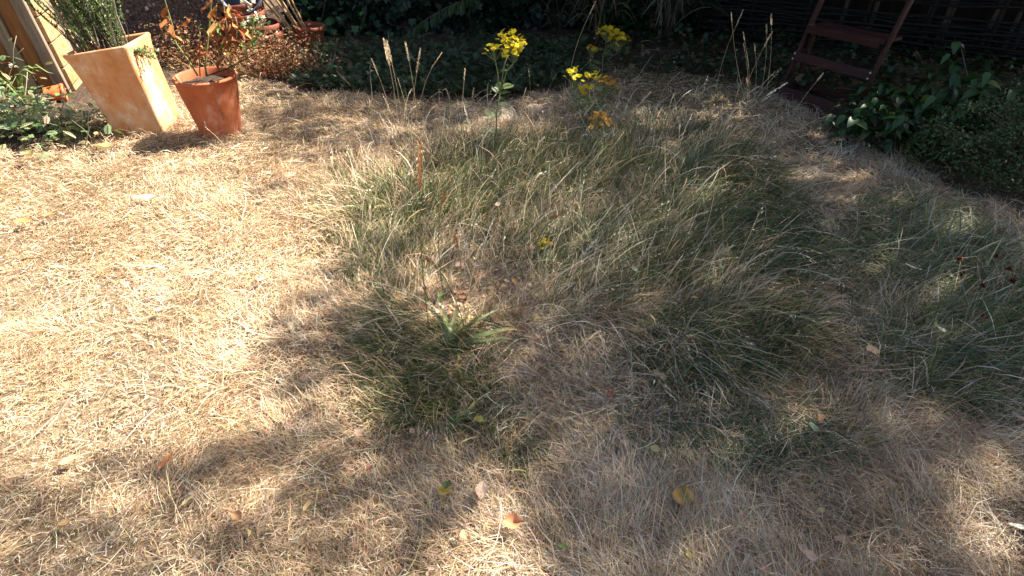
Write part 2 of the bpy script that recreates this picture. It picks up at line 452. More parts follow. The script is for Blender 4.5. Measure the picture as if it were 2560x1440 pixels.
def sunfrac(x, y):
    px, py = PROJ(x, y)
    py = np.where(y < 0.3, 1500, py)
    gx = np.clip((px - 40) / 80, 0, 30.999); gy = np.clip((py - 40) / 80, 0, 16.999)
    i, j = gx.astype(int), gy.astype(int); fx, fy = gx - i, gy - j
    s = (SUNMAP[j, i] * (1 - fx) + SUNMAP[j, i + 1] * fx) * (1 - fy) + (SUNMAP[j + 1, i] * (1 - fx) + SUNMAP[j + 1, i + 1] * fx) * fy
    s = np.clip((s - .02) / .93, 0, 1) ** 1.5
    for a, b, rx, ry, k in DAPPLES:
        q = ((px - a) / rx) ** 2 + ((py - b) / ry) ** 2
        s = np.maximum(s, k * np.clip(1.5 - q, 0, 1))
    for a, b, rx, ry, k in SHADES:
        q = ((px - a) / rx) ** 2 + ((py - b) / ry) ** 2
        s = s * (1 - k * np.clip(1.5 - q, 0, 1))
    return s

# ------------------------------------------------------------------ the tree that shades the garden (stands outside the picture, to the right)
def garden_tree():
    n = 330000
    x = RNG.uniform(-4.8, 6.5, n); y = RNG.uniform(-1.2, 9.2, n)
    f = np.clip(sunfrac(x, y), 0.02, 1)
    dens = -np.log(np.minimum(f * 1.06, 1)) / 3.9
    dens *= (0.72 + .56 * noise2(x, y, 5.0, 3))
    keep = RNG.uniform(0, 1, n) < dens
    x, y = x[keep], y[keep]
    k = len(x)
    # every leaf hangs somewhere along the sun ray through its place
    h = 6.2 + 2.6 * (noise2(x, y, .8, 5) - .5) + RNG.normal(0, .55, k)
    h = np.clip(h, 4.2, 9.2)
    s = h / SUN.z
    loc = np.stack([x + SUN.x * s, y + SUN.y * s, h], -1)
    Rm = rotmats(RNG.uniform(0, 6.28, k), RNG.normal(-.3, .4, k), RNG.normal(0, .45, k))
    cols = lerp_cols(k, [(.05, .10, .025), (.07, .12, .03), (.09, .14, .04)])
    sz = RNG.uniform(.062, .098, k)
    V, F, C = scatter(T_DIAMOND, Rm, loc, np.stack([sz * .66, sz, sz], -1), cols)
    c = loc.mean(0)
    t = thing("garden_tree", (c[0] + 1.0, c[1] + .6, 0), "large leafy tree whose branches shade the garden", "tree")
    def child(o):
        o.parent = t; o.matrix_parent_inverse = Matrix.Translation(-t.location); return o
    child(add("crown", tri_mesh("crown", V, F, C), M['crown']))
    bx, by = t.location.x, t.location.y
    mb = MB(); top = Vector((bx - .3, by, 5.0))
    mb.tube([(bx, by, -.1), (bx + .02, by, .3), (bx - .05, by + .03, 1.6), (bx - .12, by, 3.2), tuple(top)], [.34, .27, .22, .19, .15], 12)
    child(mb.build("trunk", M['bark'], smooth=True))
    idx = RNG.choice(np.where((x > .6) & (y < 6.5))[0], 44, replace=False)
    for q in idx:
        p = Vector(loc[q]); st = Vector((bx - .1, by, random.uniform(3.0, 5.0)))
        mid = st.lerp(p, .5) + Vector((0, 0, random.uniform(.1, .5)))
        m2 = MB(); m2.tube([st, st.lerp(mid, .5) + Vector((0, 0, .1)), mid, mid.lerp(p, .5), p], [.045, .036, .024, .013, .005], 6)
        child(m2.build("limb", M['bark'], smooth=True))
    print("tree leaves", k)
garden_tree()

# ------------------------------------------------------------------ grass
STRAW = [(.55, .395, .24), (.60, .45, .29), (.49, .33, .185), (.63, .52, .38), (.41, .26, .14), (.57, .41, .235)]
GREYSTRAW = [(.46, .39, .30), (.53, .46, .37), (.38, .315, .235), (.33, .265, .19)]
OLIVE = [(.14, .14, .04), (.20, .18, .06), (.10, .105, .028), (.26, .23, .09)]
GREEN = [(.045, .075, .018), (.065, .10, .025), (.095, .13, .033), (.036, .058, .014)]
BLUEGREEN = [(.085, .125, .075), (.12, .16, .10), (.07, .10, .06)]
# (x, y, rx, ry, amount, how blue-green)  photo measurements of greener areas
GREENS = [(960, 640, 150, 120, .45, 0), (1000, 860, 140, 130, .5, 0), (2280, 640, 240, 120, .75, .4), (2420, 900, 300, 130, .75, .6), (1700, 1010, 260, 110, .5, .9), (2100, 880, 160, 110, .4, .5), (1350, 430, 330, 95, .8, .1), (1080, 530, 260, 90, .65, 0), (1600, 640, 380, 110, .7, .2), (1800, 500, 230, 150, .85, .3), (1960, 590, 110, 130, .95, .8),
 (1800, 860, 240, 120, .85, .4), (1120, 1010, 230, 100, .6, 0), (1330, 1140, 90, 55, .6, 0), (2250, 570, 220, 110, .6, .3), (2480, 820, 170, 150, .75, .1), (2400, 930, 250, 80, .6, .4),
 (1880, 1100, 300, 110, .85, .9), (1180, 880, 130, 80, .5, .1), (1660, 235, 330, 75, .85, .1), (1600, 340, 240, 50, .5, .2), (900, 480, 120, 70, .35, 0), (2200, 700, 200, 90, .5, .2), (1480, 760, 180, 70, .4, .1), (2120, 1000, 150, 60, .35, .6), (60, 1010, 120, 60, .15, 0), (310, 1290, 160, 70, .12, 0), (750, 240, 300, 30, .15, 0), (260, 450, 120, 30, .25, 0)]
DRY = [(1120, 760, 90, 50), (1480, 960, 190, 110), (1230, 760, 140, 60), (1330, 900, 120, 60)]
def greens(px, py):
    g = np.zeros_like(px); b = np.zeros_like(px)
    for a, c, rx, ry, k, bl in GREENS:
        w = k * np.clip(1.35 - ((px - a) / rx) ** 2 - ((py - c) / ry) ** 2, 0, 1)
        g = np.maximum(g, w); b = np.maximum(b, w * bl)
    for a, c, rx, ry in DRY:
        w = np.clip(1.3 - ((px - a) / rx) ** 2 - ((py - c) / ry) ** 2, 0, 1)
        g *= 1 - .85 * w
    return g, b
# combing of the long grass: place and the way it lies (photo measurements)
FLOW = [(880, 540, -.6, .3), (900, 450, -.3, -1), (1000, 620, .5, -1), (1080, 560, 1, -.3), (1300, 750, 1, -.8), (1450, 650, 1, -.45), (1600, 450, 1, -.4), (1300, 420, 1, -.35), (1750, 370, 1, -.45), (1500, 350, .9, -.6),
 (1900, 480, .6, 1), (1980, 600, .7, 1), (1700, 700, 1, -.4), (1750, 620, 1, -.3), (1500, 900, -.3, 1), (1400, 1000, -.5, 1), (1800, 900, .3, 1), (1700, 1080, -.2, 1), (1900, 1050, -.5, 1), (2200, 870, 1, .1), (2450, 930, 1, .35),
 (2300, 570, 1, -.5), (2100, 700, .9, .5), (1150, 1010, -.7, .6), (980, 900, -1, .5), (1330, 1150, .2, 1), (2150, 480, .9, .5), (2450, 750, .6, -.8), (2300, 780, .8, -.3), (1600, 560, 1, -.5), (1200, 650, .8, -.7)]
fl = []
for a, c, dx, dy in FLOW:
    p0, p1 = G(a, c), G(a + dx * 20, c + dy * 20)
    d = (p1 - p0).normalized(); fl.append((p0.x, p0.y, d.x, d.y))
fl = np.array(fl)
def flow(x, y):
    w = 1.0 / (((x[:, None] - fl[None, :, 0]) ** 2 + (y[:, None] - fl[None, :, 1]) ** 2) ** 1.5 + .004)
    return np.arctan2((w * fl[None, :, 3]).sum(1), (w * fl[None, :, 2]).sum(1))
PX_PATCH = [(820, 430), (980, 370), (1150, 330), (1300, 300), (1500, 300), (1760, 305), (1890, 370), (1970, 510), (2040, 640), (2060, 760), (2010, 880), (1930, 960), (1700, 1010), (1480, 1090), (1340, 1180), (1100, 1110), (900, 1060), (850, 980), (960, 860), (930, 700), (800, 560)]
PX_RIGHT = [(2050, 480), (2200, 500), (2400, 560), (2620, 640), (2760, 900), (2560, 1020), (2250, 980), (2120, 800), (2040, 640)]
def inside(px, py, poly):
    r = np.zeros(px.shape, bool); n = len(poly)
    for i in range(n):
        (x1, y1), (x2, y2) = poly[i], poly[(i + 1) % n]
        c = ((y1 > py) != (y2 > py)) & (px < (x2 - x1) * (py - y1) / (y2 - y1 + 1e-9) + x1)
        r ^= c
    return r
def mixcols(n, g, b, dry):
    """straw, olive, green or blue-green picks by greenness"""
    r = RNG.uniform(0, 1, n)
    c = lerp_cols(n, dry)
    ol, gr, bl = lerp_cols(n, OLIVE), lerp_cols(n, GREEN), lerp_cols(n, BLUEGREEN)
    pg = r < g
    c = np.where((pg & (RNG.uniform(0, 1, n) < .5))[:, None], ol, c)
    c = np.where((pg & (r < g * .55))[:, None], gr, c)
    c = np.where((pg & (RNG.uniform(0, 1, n) < b))[:, None], bl, c)
    return c

def short_grass():
    parts = []
    for d0, d1, dens, wk in ((.35, 1.25, 24000, .8), (1.25, 2.1, 18000, 1.0), (2.1, 3.3, 11000, 1.3), (3.3, 4.6, 6500, 1.75), (4.6, 6.0, 3200, 2.3)):
        hw = 1.15 * (d1 * .93 + .75) + .25
        nt_ = int((d1 - d0) * 2 * hw * dens / 16)
        tx = RNG.uniform(-hw, hw, nt_); ty = RNG.uniform(d0, d1, nt_)
        k = 16
        # the tufts: one lying direction and one shade each
        tyaw = 2.2 * math.pi * noise2(tx, ty, 3.2, 1) + RNG.normal(0, .7, nt_) + .6
        thue = RNG.normal(0, .13, nt_) + .34 * (noise2(tx, ty, 1.7, 8) - .5) + .42 * (noise2(tx, ty, 8, 18) - .5)
        x = np.repeat(tx, k) + RNG.normal(0, .028, nt_ * k); y = np.repeat(ty, k) + RNG.normal(0, .028, nt_ * k)
        yaw = np.repeat(tyaw, k) + RNG.normal(0, .55, nt_ * k)
        hue = np.repeat(thue, k)
        s = bed_side(x, y)
        ok = s < RNG.normal(.03, .07, len(x)) + .34 * (noise2(x, y, 3.5, 77) - .5) + .2 * (noise2(x, y, 11, 78) - .5) + np.where(x > 2.9, .12, np.where(x > 1.9, -.08, 0))
        dead = noise2(x, y, 2.6, 31) * .6 + noise2(x, y, 7, 32) * .4
        ok &= RNG.uniform(0, 1, len(x)) < np.clip(1.3 - np.clip(dead - .52, 0, 1) * 5.5, .22, 1)
        px, py = PROJ(x, y)
        ok &= ~(inside(px, py, PX_PATCH) & (RNG.uniform(0, 1, len(x)) < .7))
        x, y, yaw, hue, px, py = x[ok], y[ok], yaw[ok], hue[ok], px[ok], py[ok]
        n = len(x)
        g, b = greens(px, py)
        g = np.clip(g * .75 + .03, 0, 1)
        col = mixcols(n, g, b, STRAW)
        grey = np.clip((px - 900) / 700, 0, .75) * (noise2(x, y, 1.5, 4) * .6 + .5)  # straw greyer to the right: tone of the tree's shade mixed into the colour
        gm = RNG.uniform(0, 1, n) < grey
        col = np.where(gm[:, None] & (RNG.uniform(0, 1, n) > g)[:, None], lerp_cols(n, GREYSTRAW), col)
        col = np.clip(col * (1 + hue)[:, None] * np.array([1, 1 - .12, 1 - .3]) ** np.clip(-hue, -.4, .4)[:, None], .01, .8)
        L = (RNG.gamma(5, .0078, n) + .012) * (1 + .7 * np.clip((px - 900) / 600, 0, 1) * np.clip((py - 500) / 300, .3, 1))
        L *= .8 + .6 * noise2(x, y, 2.0, 6)
        W = RNG.uniform(.0013, .0026, n) * wk
        e0 = np.clip(RNG.normal(.55, .45, n), .02, 1.5); e1 = e0 - RNG.uniform(.2, 1.5, n)
        B = np.stack([x, y, gz(x, y) + RNG.uniform(-.002, .010, n)], -1)
        parts.append(blades(B, yaw, L, W, e0, e1, RNG.normal(0, .6, n), RNG.normal(0, .5, n), col, 2))
    V, F, C = join(parts)
    o = add("dry_grass", tri_mesh("dry_grass", V, F, C), M['grass'])
    tag(o, "short sun dried straw grass covering the lawn", "grass", kind="stuff")
    print("short tris", len(F))
short_grass()

def chaff():
    """broken bits of dead grass lying in the mat"""
    parts = []
    for d0, d1, dens, wk in ((.35, 1.4, 7500, .9), (1.4, 2.6, 5000, 1.2), (2.6, 5.2, 1900, 1.8)):
        hw = 1.15 * (d1 * .93 + .75) + .2
        n = int((d1 - d0) * 2 * hw * dens)
        x = RNG.uniform(-hw, hw, n); y = RNG.uniform(d0, d1, n)
        ok = bed_side(x, y) < 0; x, y = x[ok], y[ok]; n = len(x)
        B = np.stack([x, y, gz(x, y) + RNG.uniform(.004, .020, n)], -1)
        sz = RNG.gamma(3, .004, n) + .005
        parts.append(scatter(T_DIAMOND, rotmats(RNG.uniform(0, 6.28, n), RNG.normal(0, .3, n), RNG.normal(0, .6, n)), B, np.stack([RNG.uniform(.0016, .0038, n) * wk, sz, sz * .5], -1),
                     lerp_cols(n, [(.62, .50, .36), (.66, .57, .45), (.52, .38, .24), (.40, .26, .15), (.30, .19, .11), (.56, .45, .33)], .18)))
    V, F, C = join(parts)
    tag(add("chaff", tri_mesh("chaff", V, F, C), M['grass']), "broken straw bits littering the lawn", "straw", kind="stuff")
chaff()

def loose_straw():
    """longer dead straws lying flat on the mat"""
    parts = []
    for d0, d1, dens, wk in ((.35, 1.4, 260, .75), (1.4, 2.6, 230, .95), (2.6, 5.2, 120, 1.4)):
        hw = 1.15 * (d1 * .93 + .75) + .2
        n = int((d1 - d0) * 2 * hw * dens)
        x = RNG.uniform(-hw, hw, n); y = RNG.uniform(d0, d1, n)
        ok = bed_side(x, y) < -.05; x, y = x[ok], y[ok]; n = len(x)
        L = RNG.gamma(3.5, .024, n) + .03; W = RNG.uniform(.0014, .0026, n) * wk
        col = lerp_cols(n, [(.62, .54, .38), (.66, .58, .42), (.56, .45, .27), (.50, .38, .2)])
        B = np.stack([x, y, gz(x, y) + RNG.uniform(.012, .03, n)], -1)
        parts.append(blades(B, RNG.uniform(0, 6.28, n), L, W, RNG.normal(.12, .16, n), RNG.normal(-.15, .15, n), RNG.normal(0, .5, n), RNG.normal(0, .4, n), col, 3, .012))
    V, F, C = join(parts)
    tag(add("loose_straw", tri_mesh("loose_straw", V, F, C), M['grass']), "loose dead straws lying flat over the lawn", "straw", kind="stuff")
loose_straw()

def long_grass():
    parts = []
    # fine lower blades, in tufts
    def tufts(poly, ntuft, k, Lr, wk, green_boost, sp=.05, upright=.55, dry=STRAW):
        P = np.array(poly, float)
        a = RNG.uniform(P[:, 0].min(), P[:, 0].max(), ntuft * 5); c = RNG.uniform(P[:, 1].min(), P[:, 1].max(), ntuft * 5)
        u, v = a - 1280, 720 - c
        t = -CAM_H / (v * CT - FPX * ST)
        # even on the ground: thin out far places
        w = t ** 2 / (t ** 2).max()
        ok = inside(a + RNG.normal(0, 25, len(a)), c + RNG.normal(0, 12, len(a)), poly) & (RNG.uniform(0, 1, len(a)) < np.clip(w * 2.2 + .15, 0, 1))
        a, c, u, v, t = [q[ok][:ntuft] for q in (a, c, u, v, t)]
        tx, ty = u * t, (v * ST + FPX * CT) * t
        nt_ = len(tx)
        tyaw = flow(tx, ty) + RNG.normal(0, .72, nt_)
        tL = Lr[0] + (Lr[1] - Lr[0]) * RNG.beta(1.6, 2.2, nt_)
        gg, bb = greens(a, c)
        tg = np.clip(gg * green_boost * 1.25 + RNG.normal(0, .22, nt_), 0.03, .98)
        x = np.repeat(tx, k) + RNG.normal(0, sp, nt_ * k); y = np.repeat(ty, k) + RNG.normal(0, sp, nt_ * k)
        n = len(x)
        yaw = np.repeat(tyaw, k) + RNG.normal(0, .42, n)
        L = np.repeat(tL, k) * RNG.uniform(.4, 1.3, n) * np.repeat((.55 + .75 * np.clip(gg * 1.3, 0, 1)) * np.clip(1 - (c - 820) / 520, .55, 1), k)
        col = mixcols(n, np.repeat(tg, k), np.repeat(bb, k), dry)
        W = (.0012 + .0009 * RNG.gamma(1.6, .8, n)) * wk * (.6 + .18 * np.hypot(x, y))
        e0 = np.clip(RNG.normal(upright, .42, n), .05, 1.5); e1 = e0 - RNG.uniform(.2, 1.9, n)
        B = np.stack([x, y, gz(x, y)], -1)
        return blades(B, yaw, L, W, e0, e1, RNG.normal(0, .6, n), RNG.normal(0, .7, n), col, 4)
    parts.append(tufts(PX_PATCH, 5200, 17, (.06, .24), 1.0, 1.45, .035, .8))
    parts.append(tufts([(820, 560), (1000, 580), (1150, 640), (1260, 800), (1220, 980), (900, 1010), (840, 900), (930, 760)], 800, 14, (.06, .20), 1.0, 1.0, .04, .6, STRAW + GREYSTRAW))
    parts.append(tufts(PX_PATCH, 420, 9, (.14, .30), .9, 1.0, .03, .85, GREYSTRAW + STRAW))
    parts.append(tufts(PX_RIGHT, 2400, 15, (.07, .26), 1.0, 1.25, .035, .35, GREYSTRAW))
    parts.append(tufts([(1230, 800), (1480, 760), (1760, 820), (1820, 1000), (1650, 1130), (1380, 1120), (1260, 1000)], 900, 13, (.16, .34), 1.0, .35, .04, .18, [(.48, .41, .33), (.56, .49, .40), (.40, .34, .26), (.62, .55, .46)]))
    parts.append(tufts([(1250, 680), (1500, 560), (1800, 600), (1900, 760), (1600, 850), (1300, 860)], 190, 10, (.18, .36), .9, .6, .05, .4, [(.50, .43, .32), (.58, .51, .38), (.36, .29, .19)]))
    parts.append(tufts([(1450, 950), (2100, 900), (2300, 1050), (2200, 1250), (1900, 1280), (1600, 1240), (1400, 1150)], 1500, 14, (.07, .22), .9, 1.0, .03, .35, GREYSTRAW))
    parts.append(tufts([(560, 560), (830, 420), (960, 700), (900, 1000), (760, 1000), (800, 800)], 260, 12, (.05, .13), 1.0, .8, .03, .6))
    for (cx, cy, rx, ry, rot, n) in ((-1.95, 3.76, .135, .135, 0, 420), (-2.535, 3.93, .185, .175, R(5), 620)):
        a = RNG.uniform(0, 6.28, n); k_ = np.maximum(np.abs(np.cos(a)), np.abs(np.sin(a))) if rot else np.ones(n)
        lx, ly = rx * np.cos(a) / k_ * RNG.uniform(1.0, 1.22, n), ry * np.sin(a) / k_ * RNG.uniform(1.0, 1.22, n)
        x, y = cx + lx * math.cos(rot) - ly * math.sin(rot), cy + lx * math.sin(rot) + ly * math.cos(rot)
        parts.append(blades(np.stack([x, y, gz(x, y)], -1), a + rot + RNG.normal(0, 1.2, n), RNG.gamma(4, .016, n) + .02, RNG.uniform(.0022, .004, n), np.clip(RNG.normal(1.0, .3, n), .2, 1.5), RNG.normal(.1, .6, n), RNG.normal(0, .7, n), RNG.normal(0, .6, n), lerp_cols(n, STRAW + GREYSTRAW), 4))
    V, F, C = join(parts)
    tag(add("long_grass", tri_mesh("long_grass", V, F, C), M['grass']), "long uncut green and straw grass in the middle of the lawn", "grass", kind="stuff")
    print("long tris", len(F))
    # long pale flowering stems that lean over the patch to the right
    n = 850
    P = np.array(PX_PATCH, float)
    a = RNG.uniform(850, 2000, n * 3); c = RNG.uniform(330, 1050, n * 3)
    a[:150] = RNG.uniform(880, 1960, 150); c[:150] = RNG.uniform(262, 430, 150)
    ok = inside(a, c, PX_PATCH) & (c < 860); ok[:150] = True; a, c = a[ok][:n], c[ok][:n]; n = len(a)
    u, v = a - 1280, 720 - c; t = -CAM_H / (v * CT - FPX * ST)
    x, y = u * t, (v * ST + FPX * CT) * t
    yaw = flow(x, y) + RNG.normal(0, .5, n)
    L = RNG.uniform(.14, .48, n); W = RNG.uniform(.0011, .0022, n) * (.8 + .2 * np.hypot(x, y))
    col = lerp_cols(n, [(.60, .52, .37), (.66, .60, .46), (.50, .41, .25), (.42, .37, .19)])
    B = np.stack([x, y, gz(x, y)], -1)
    e0 = np.clip(RNG.normal(.85, .35, n), .15, 1.45); e0[:150] = RNG.normal(1.3, .14, 150)
    p1 = blades(B, yaw, L, W, e0, RNG.normal(-.15, .3, n), RNG.normal(0, .25, n), RNG.normal(0, .8, n), col, 6)
    V, F, C = p1
    # small nodding seed panicles at the tips of a third of them
    tips = V.reshape(n, 13, 3)[:, 12]; pre = V.reshape(n, 13, 3)[:, 8:10].mean(1)
    sel = np.where(RNG.uniform(0, 1, n) < .42)[0]
    hs = []
    for q in range(7):
        f = q / 7
        loc = tips[sel] * (1 - f) + pre[sel] * f + RNG.normal(0, .003, (len(sel), 3))
        d = tips[sel] - pre[sel]
        yw = np.arctan2(-d[:, 0], d[:, 1]) + RNG.normal(0, .45, len(sel)); pt = np.arctan2(d[:, 2], np.hypot(d[:, 0], d[:, 1])) + RNG.normal(0, .35, len(sel))
        s = RNG.uniform(.014, .024, len(sel))
        hs.append(scatter(T_DIAMOND, rotmats(yw, pt, RNG.uniform(0, 6, len(sel))), loc, np.stack([s * .24, s, s], -1), lerp_cols(len(sel), [(.60, .52, .36), (.66, .58, .43), (.54, .44, .28)])))
    V, F, C = join([p1] + hs)
    tag(add("leaning_grass_stems", tri_mesh("leaning_grass_stems", V, F, C), M['grass']), "thin pale grass stems leaning over the long grass patch", "grass", kind="stuff")
long_grass()

def leaf_litter():
    n = 1500
    x = RNG.uniform(-3.6, 4.2, n); y = RNG.uniform(.6, 6.2, n)
    a = RNG.normal(1215, 75, 420); c = RNG.normal(765, 52, 420)
    u, v = a - 1280, 720 - c; t = -CAM_H / (v * CT - FPX * ST)
    x[:420], y[:420] = u * t, (v * ST + FPX * CT) * t
    px, py = PROJ(x, y)
    w = .22 + .7 * np.clip(1.3 - ((px - 1220) / 170) ** 2 - ((py - 770) / 90) ** 2, 0, 1) + .5 * (bed_side(x, y) > -.1) + .25 * np.clip((px - 700) / 900, 0, 1)
    ok = RNG.uniform(0, 1, n) < w; x, y = x[ok], y[ok]; n = len(x)
    B = np.stack([x, y, gz(x, y) + RNG.uniform(.018, .042, n) + np.where(bed_side(x, y) > 0, .03, 0)], -1)
    s = RNG.uniform(.014, .034, n)
    V, F, C = scatter(T_OVAL3, rotmats(RNG.uniform(0, 6.28, n), RNG.normal(0, .4, n), RNG.normal(0, .5, n)), B, np.stack([s * RNG.uniform(.8, 1.5, n), s, s * 1.6], -1),
                      lerp_cols(n, [(.36, .22, .13), (.45, .31, .2), (.52, .40, .29), (.30, .15, .08), (.48, .36, .16), (.40, .26, .2)]))
    tag(add("leaf_litter", tri_mesh("leaf_litter", V, F, C), M['dull']), "small brown leaf flakes scattered through the grass", "leaf litter", kind="stuff")
leaf_litter()

# ------------------------------------------------------------------ boundary: fence with ivy, pebbledash wall, hurdle
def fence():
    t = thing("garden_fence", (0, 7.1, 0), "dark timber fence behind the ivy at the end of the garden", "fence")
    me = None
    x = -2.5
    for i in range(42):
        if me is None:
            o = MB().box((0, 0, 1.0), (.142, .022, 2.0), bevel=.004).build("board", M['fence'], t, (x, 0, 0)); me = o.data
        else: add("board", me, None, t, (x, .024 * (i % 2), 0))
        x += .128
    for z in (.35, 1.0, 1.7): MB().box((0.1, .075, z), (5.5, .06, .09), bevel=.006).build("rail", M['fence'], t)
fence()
def wall():
    t = thing("pebbledash_wall", (-4.4, 5.95, 0), "dark pebbledash wall behind the terracotta pots", "wall")
    MB().box((0, .1, .95), (4.0, .2, 1.9), bevel=.01).build("rendered_wall", M['pebbledash'], t)
    # pebbles standing out of the render
    n = 2600
    x = RNG.uniform(-1.2, 1.95, n); z = RNG.uniform(.02, 1.0, n)
    T = MB()
    ico = [(0, 0, 1), (.9, 0, .3), (.28, .85, .3), (-.73, .53, .3), (-.73, -.53, .3), (.28, -.85, .3)]
    F = [(0, 1, 2), (0, 2, 3), (0, 3, 4), (0, 4, 5), (0, 5, 1)]
    Rm = rotmats(np.zeros(n), np.full(n, math.pi / 2), RNG.uniform(0, 6, n))
    s = RNG.uniform(.008, .024, n)
    V, FF, C = scatter((ico, F), Rm, np.stack([x, np.full(n, .004), z], -1), np.stack([s, s * RNG.uniform(.7, 1.2, n), s * .9], -1), lerp_cols(n, [(.20, .14, .12), (.30, .23, .20), (.10, .075, .06), (.42, .35, .32)], .25))
    o = add("pebbles", tri_mesh("pebbles", V, FF, C), M['dull'], t); o["kind"] = "stuff"
wall()
def post():
    t = thing("fence_post", (-2.42, 5.72, 0), "dark grey timber post leaning beside the pebbledash wall", "post")
    MB().box((0, 0, .75), (.07, .05, 1.5), bevel=.006).build("shaft", M['fence'], t)
    MB().box((0, 0, 1.51), (.08, .06, .03), bevel=.006).build("cap", M['fence'], t)
    t.rotation_euler = (0, R(-5), 0)
post()
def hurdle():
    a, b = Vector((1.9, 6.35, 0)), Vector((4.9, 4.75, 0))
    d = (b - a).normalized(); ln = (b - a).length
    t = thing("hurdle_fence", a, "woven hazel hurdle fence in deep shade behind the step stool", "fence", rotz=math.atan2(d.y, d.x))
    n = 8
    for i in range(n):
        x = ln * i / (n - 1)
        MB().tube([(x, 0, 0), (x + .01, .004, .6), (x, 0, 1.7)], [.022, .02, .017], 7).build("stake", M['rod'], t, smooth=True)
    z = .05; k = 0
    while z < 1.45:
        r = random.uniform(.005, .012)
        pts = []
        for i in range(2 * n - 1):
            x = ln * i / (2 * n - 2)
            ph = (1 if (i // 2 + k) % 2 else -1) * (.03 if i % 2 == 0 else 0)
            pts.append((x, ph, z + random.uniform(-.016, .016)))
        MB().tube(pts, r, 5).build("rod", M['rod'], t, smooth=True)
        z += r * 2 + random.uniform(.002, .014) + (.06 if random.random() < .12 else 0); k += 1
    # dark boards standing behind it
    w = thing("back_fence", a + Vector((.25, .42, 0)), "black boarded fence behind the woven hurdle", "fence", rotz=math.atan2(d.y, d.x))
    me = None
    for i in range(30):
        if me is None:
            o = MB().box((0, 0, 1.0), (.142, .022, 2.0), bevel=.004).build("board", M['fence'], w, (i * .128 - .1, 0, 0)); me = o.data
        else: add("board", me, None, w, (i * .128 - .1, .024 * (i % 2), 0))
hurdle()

def leaf_mass(name, T, n, pos, norm_pitch, size, cols, mat, parent=None, aspect=1.0, yawc=None):
    """n leaves at pos(n) -> (n,3)"""
    loc = pos(n); n = len(loc)
    yaw = RNG.uniform(0, 6.28, n) if yawc is None else yawc + RNG.normal(0, .7, n)
    Rm = rotmats(yaw, RNG.normal(norm_pitch, .5, n), RNG.normal(0, .45, n))
    s = RNG.uniform(size[0], size[1], n)
    V, F, C = scatter(T, Rm, loc, np.stack([s * aspect, s, s], -1), lerp_cols(n, cols, .2))
    return add(name, tri_mesh(name, V, F, C), mat, parent)

def ivy():
    for k, (x0, x1, y0, h, n, over, lab) in enumerate([(-2.35, -.2, 6.75, 2.0, 4200, .25, "dark ivy covering the fence behind the cane pot"),
                                                 (-.2, 2.5, 6.9, 2.6, 9000, 1.25, "dark ivy hedge behind the strappy leaved clump")]):
        t = thing("ivy", ((x0 + x1) / 2, y0, 0), lab, "ivy")
        w = (x1 - x0) / 2
        def pos(n):
            x = RNG.uniform(-w, w, n); z = h * RNG.beta(1.0, 1.15, n)
            y = -.05 - .22 * noise2(x + k * 5, z, 2.3, 12) - RNG.uniform(0, .16, n) - over * RNG.uniform(0, 1, n) * np.clip((z - .95) / .6, 0, 1)  # upper leaves bulge forward out of view, added to block sky light
            return np.stack([x, y, z], -1)
        leaf_mass("foliage", T_IVY, n, pos, -.9, (.05, .10), [(.004, .011, .005), (.006, .016, .006), (.009, .022, .009), (.018, .044, .018)], M['leaf'], t, 1.0, math.pi)
        for i in range(5):
            x = random.uniform(-w, w); pts = [(x, -.05, 0)]
            for j in range(6): pts.append((pts[-1][0] + random.uniform(-.12, .12), -.05 - random.uniform(0, .08), .28 * (j + 1)))
            MB().tube(pts, [.012, .011, .009, .008, .006, .005, .004], 5).build("stem", M['bark'], t, smooth=True)
    # unseen shrub, added over the hurdle to keep sky light off the bed
    a, b = Vector((1.9, 6.35, 0)), Vector((4.9, 4.75, 0)); d = (b - a).normalized(); nn = Vector((d.y, -d.x, 0)); nn = nn if nn.y < 0 else -nn
    c = (a + b) / 2 - nn * .2
    t = thing("added_shade_shrub", c, "unseen shrub added over the woven hurdle fence to block sky light", "shrub")
    def pos2(n):
        u = RNG.uniform(-1.7, 1.7, n); z = .95 + 1.6 * RNG.beta(1.2, 1.4, n); q = RNG.uniform(-.1, 1.35, n) * np.clip((z - .75) / .6, .15, 1)
        return np.stack([u * d.x + q * nn.x, u * d.y + q * nn.y, z], -1)
    leaf_mass("foliage", T_OVAL3, 9000, pos2, -.2, (.05, .10), [(.010, .026, .008), (.016, .036, .012), (.022, .05, .016)], M['leaf'], t, 1.0)
    for i in range(9):
        u = random.uniform(-1.5, 1.5); q = random.uniform(.2, 1.0); f = lambda uu, qq, z: (uu * d.x + qq * nn.x, uu * d.y + qq * nn.y, z)
        MB().tube([f(u, 0, 0), f(u, .02, .8), f(u + .05, q * .4, 1.4), f(u + .1, q, 1.9)], [.02, .018, .012, .006], 6).build("stem", M['bark'], t, smooth=True)
ivy()

# a few ivy shoots that stand clear of the dark
def creeper():
    for (a, b, lab) in [((800, 60), (700, 0), "small ivy spray hanging beside the bamboo canes"), ((900, 78), (830, 20), "pale ivy spray low on the dark hedge")]:
        p = AT(a[0], a[1], 6.3)
        t = thing("ivy_spray", p, lab, "ivy")
        n = 26
        pos = lambda n: np.stack([RNG.normal(0, .13, n), RNG.normal(0, .04, n), RNG.normal(0, .09, n)], -1)
        leaf_mass("foliage", T_IVY, n, pos, -.5, (.05, .09), [(.035, .10, .035), (.05, .13, .04), (.07, .15, .06)], M['leaf'], t, 1.0, math.pi)
        MB().tube([(-.15, .02, -.12), (0, 0, 0), (.05, .01, .1), (.1, .03, .25)], .004, 5).build("stem", M['bark'], t)
creeper()

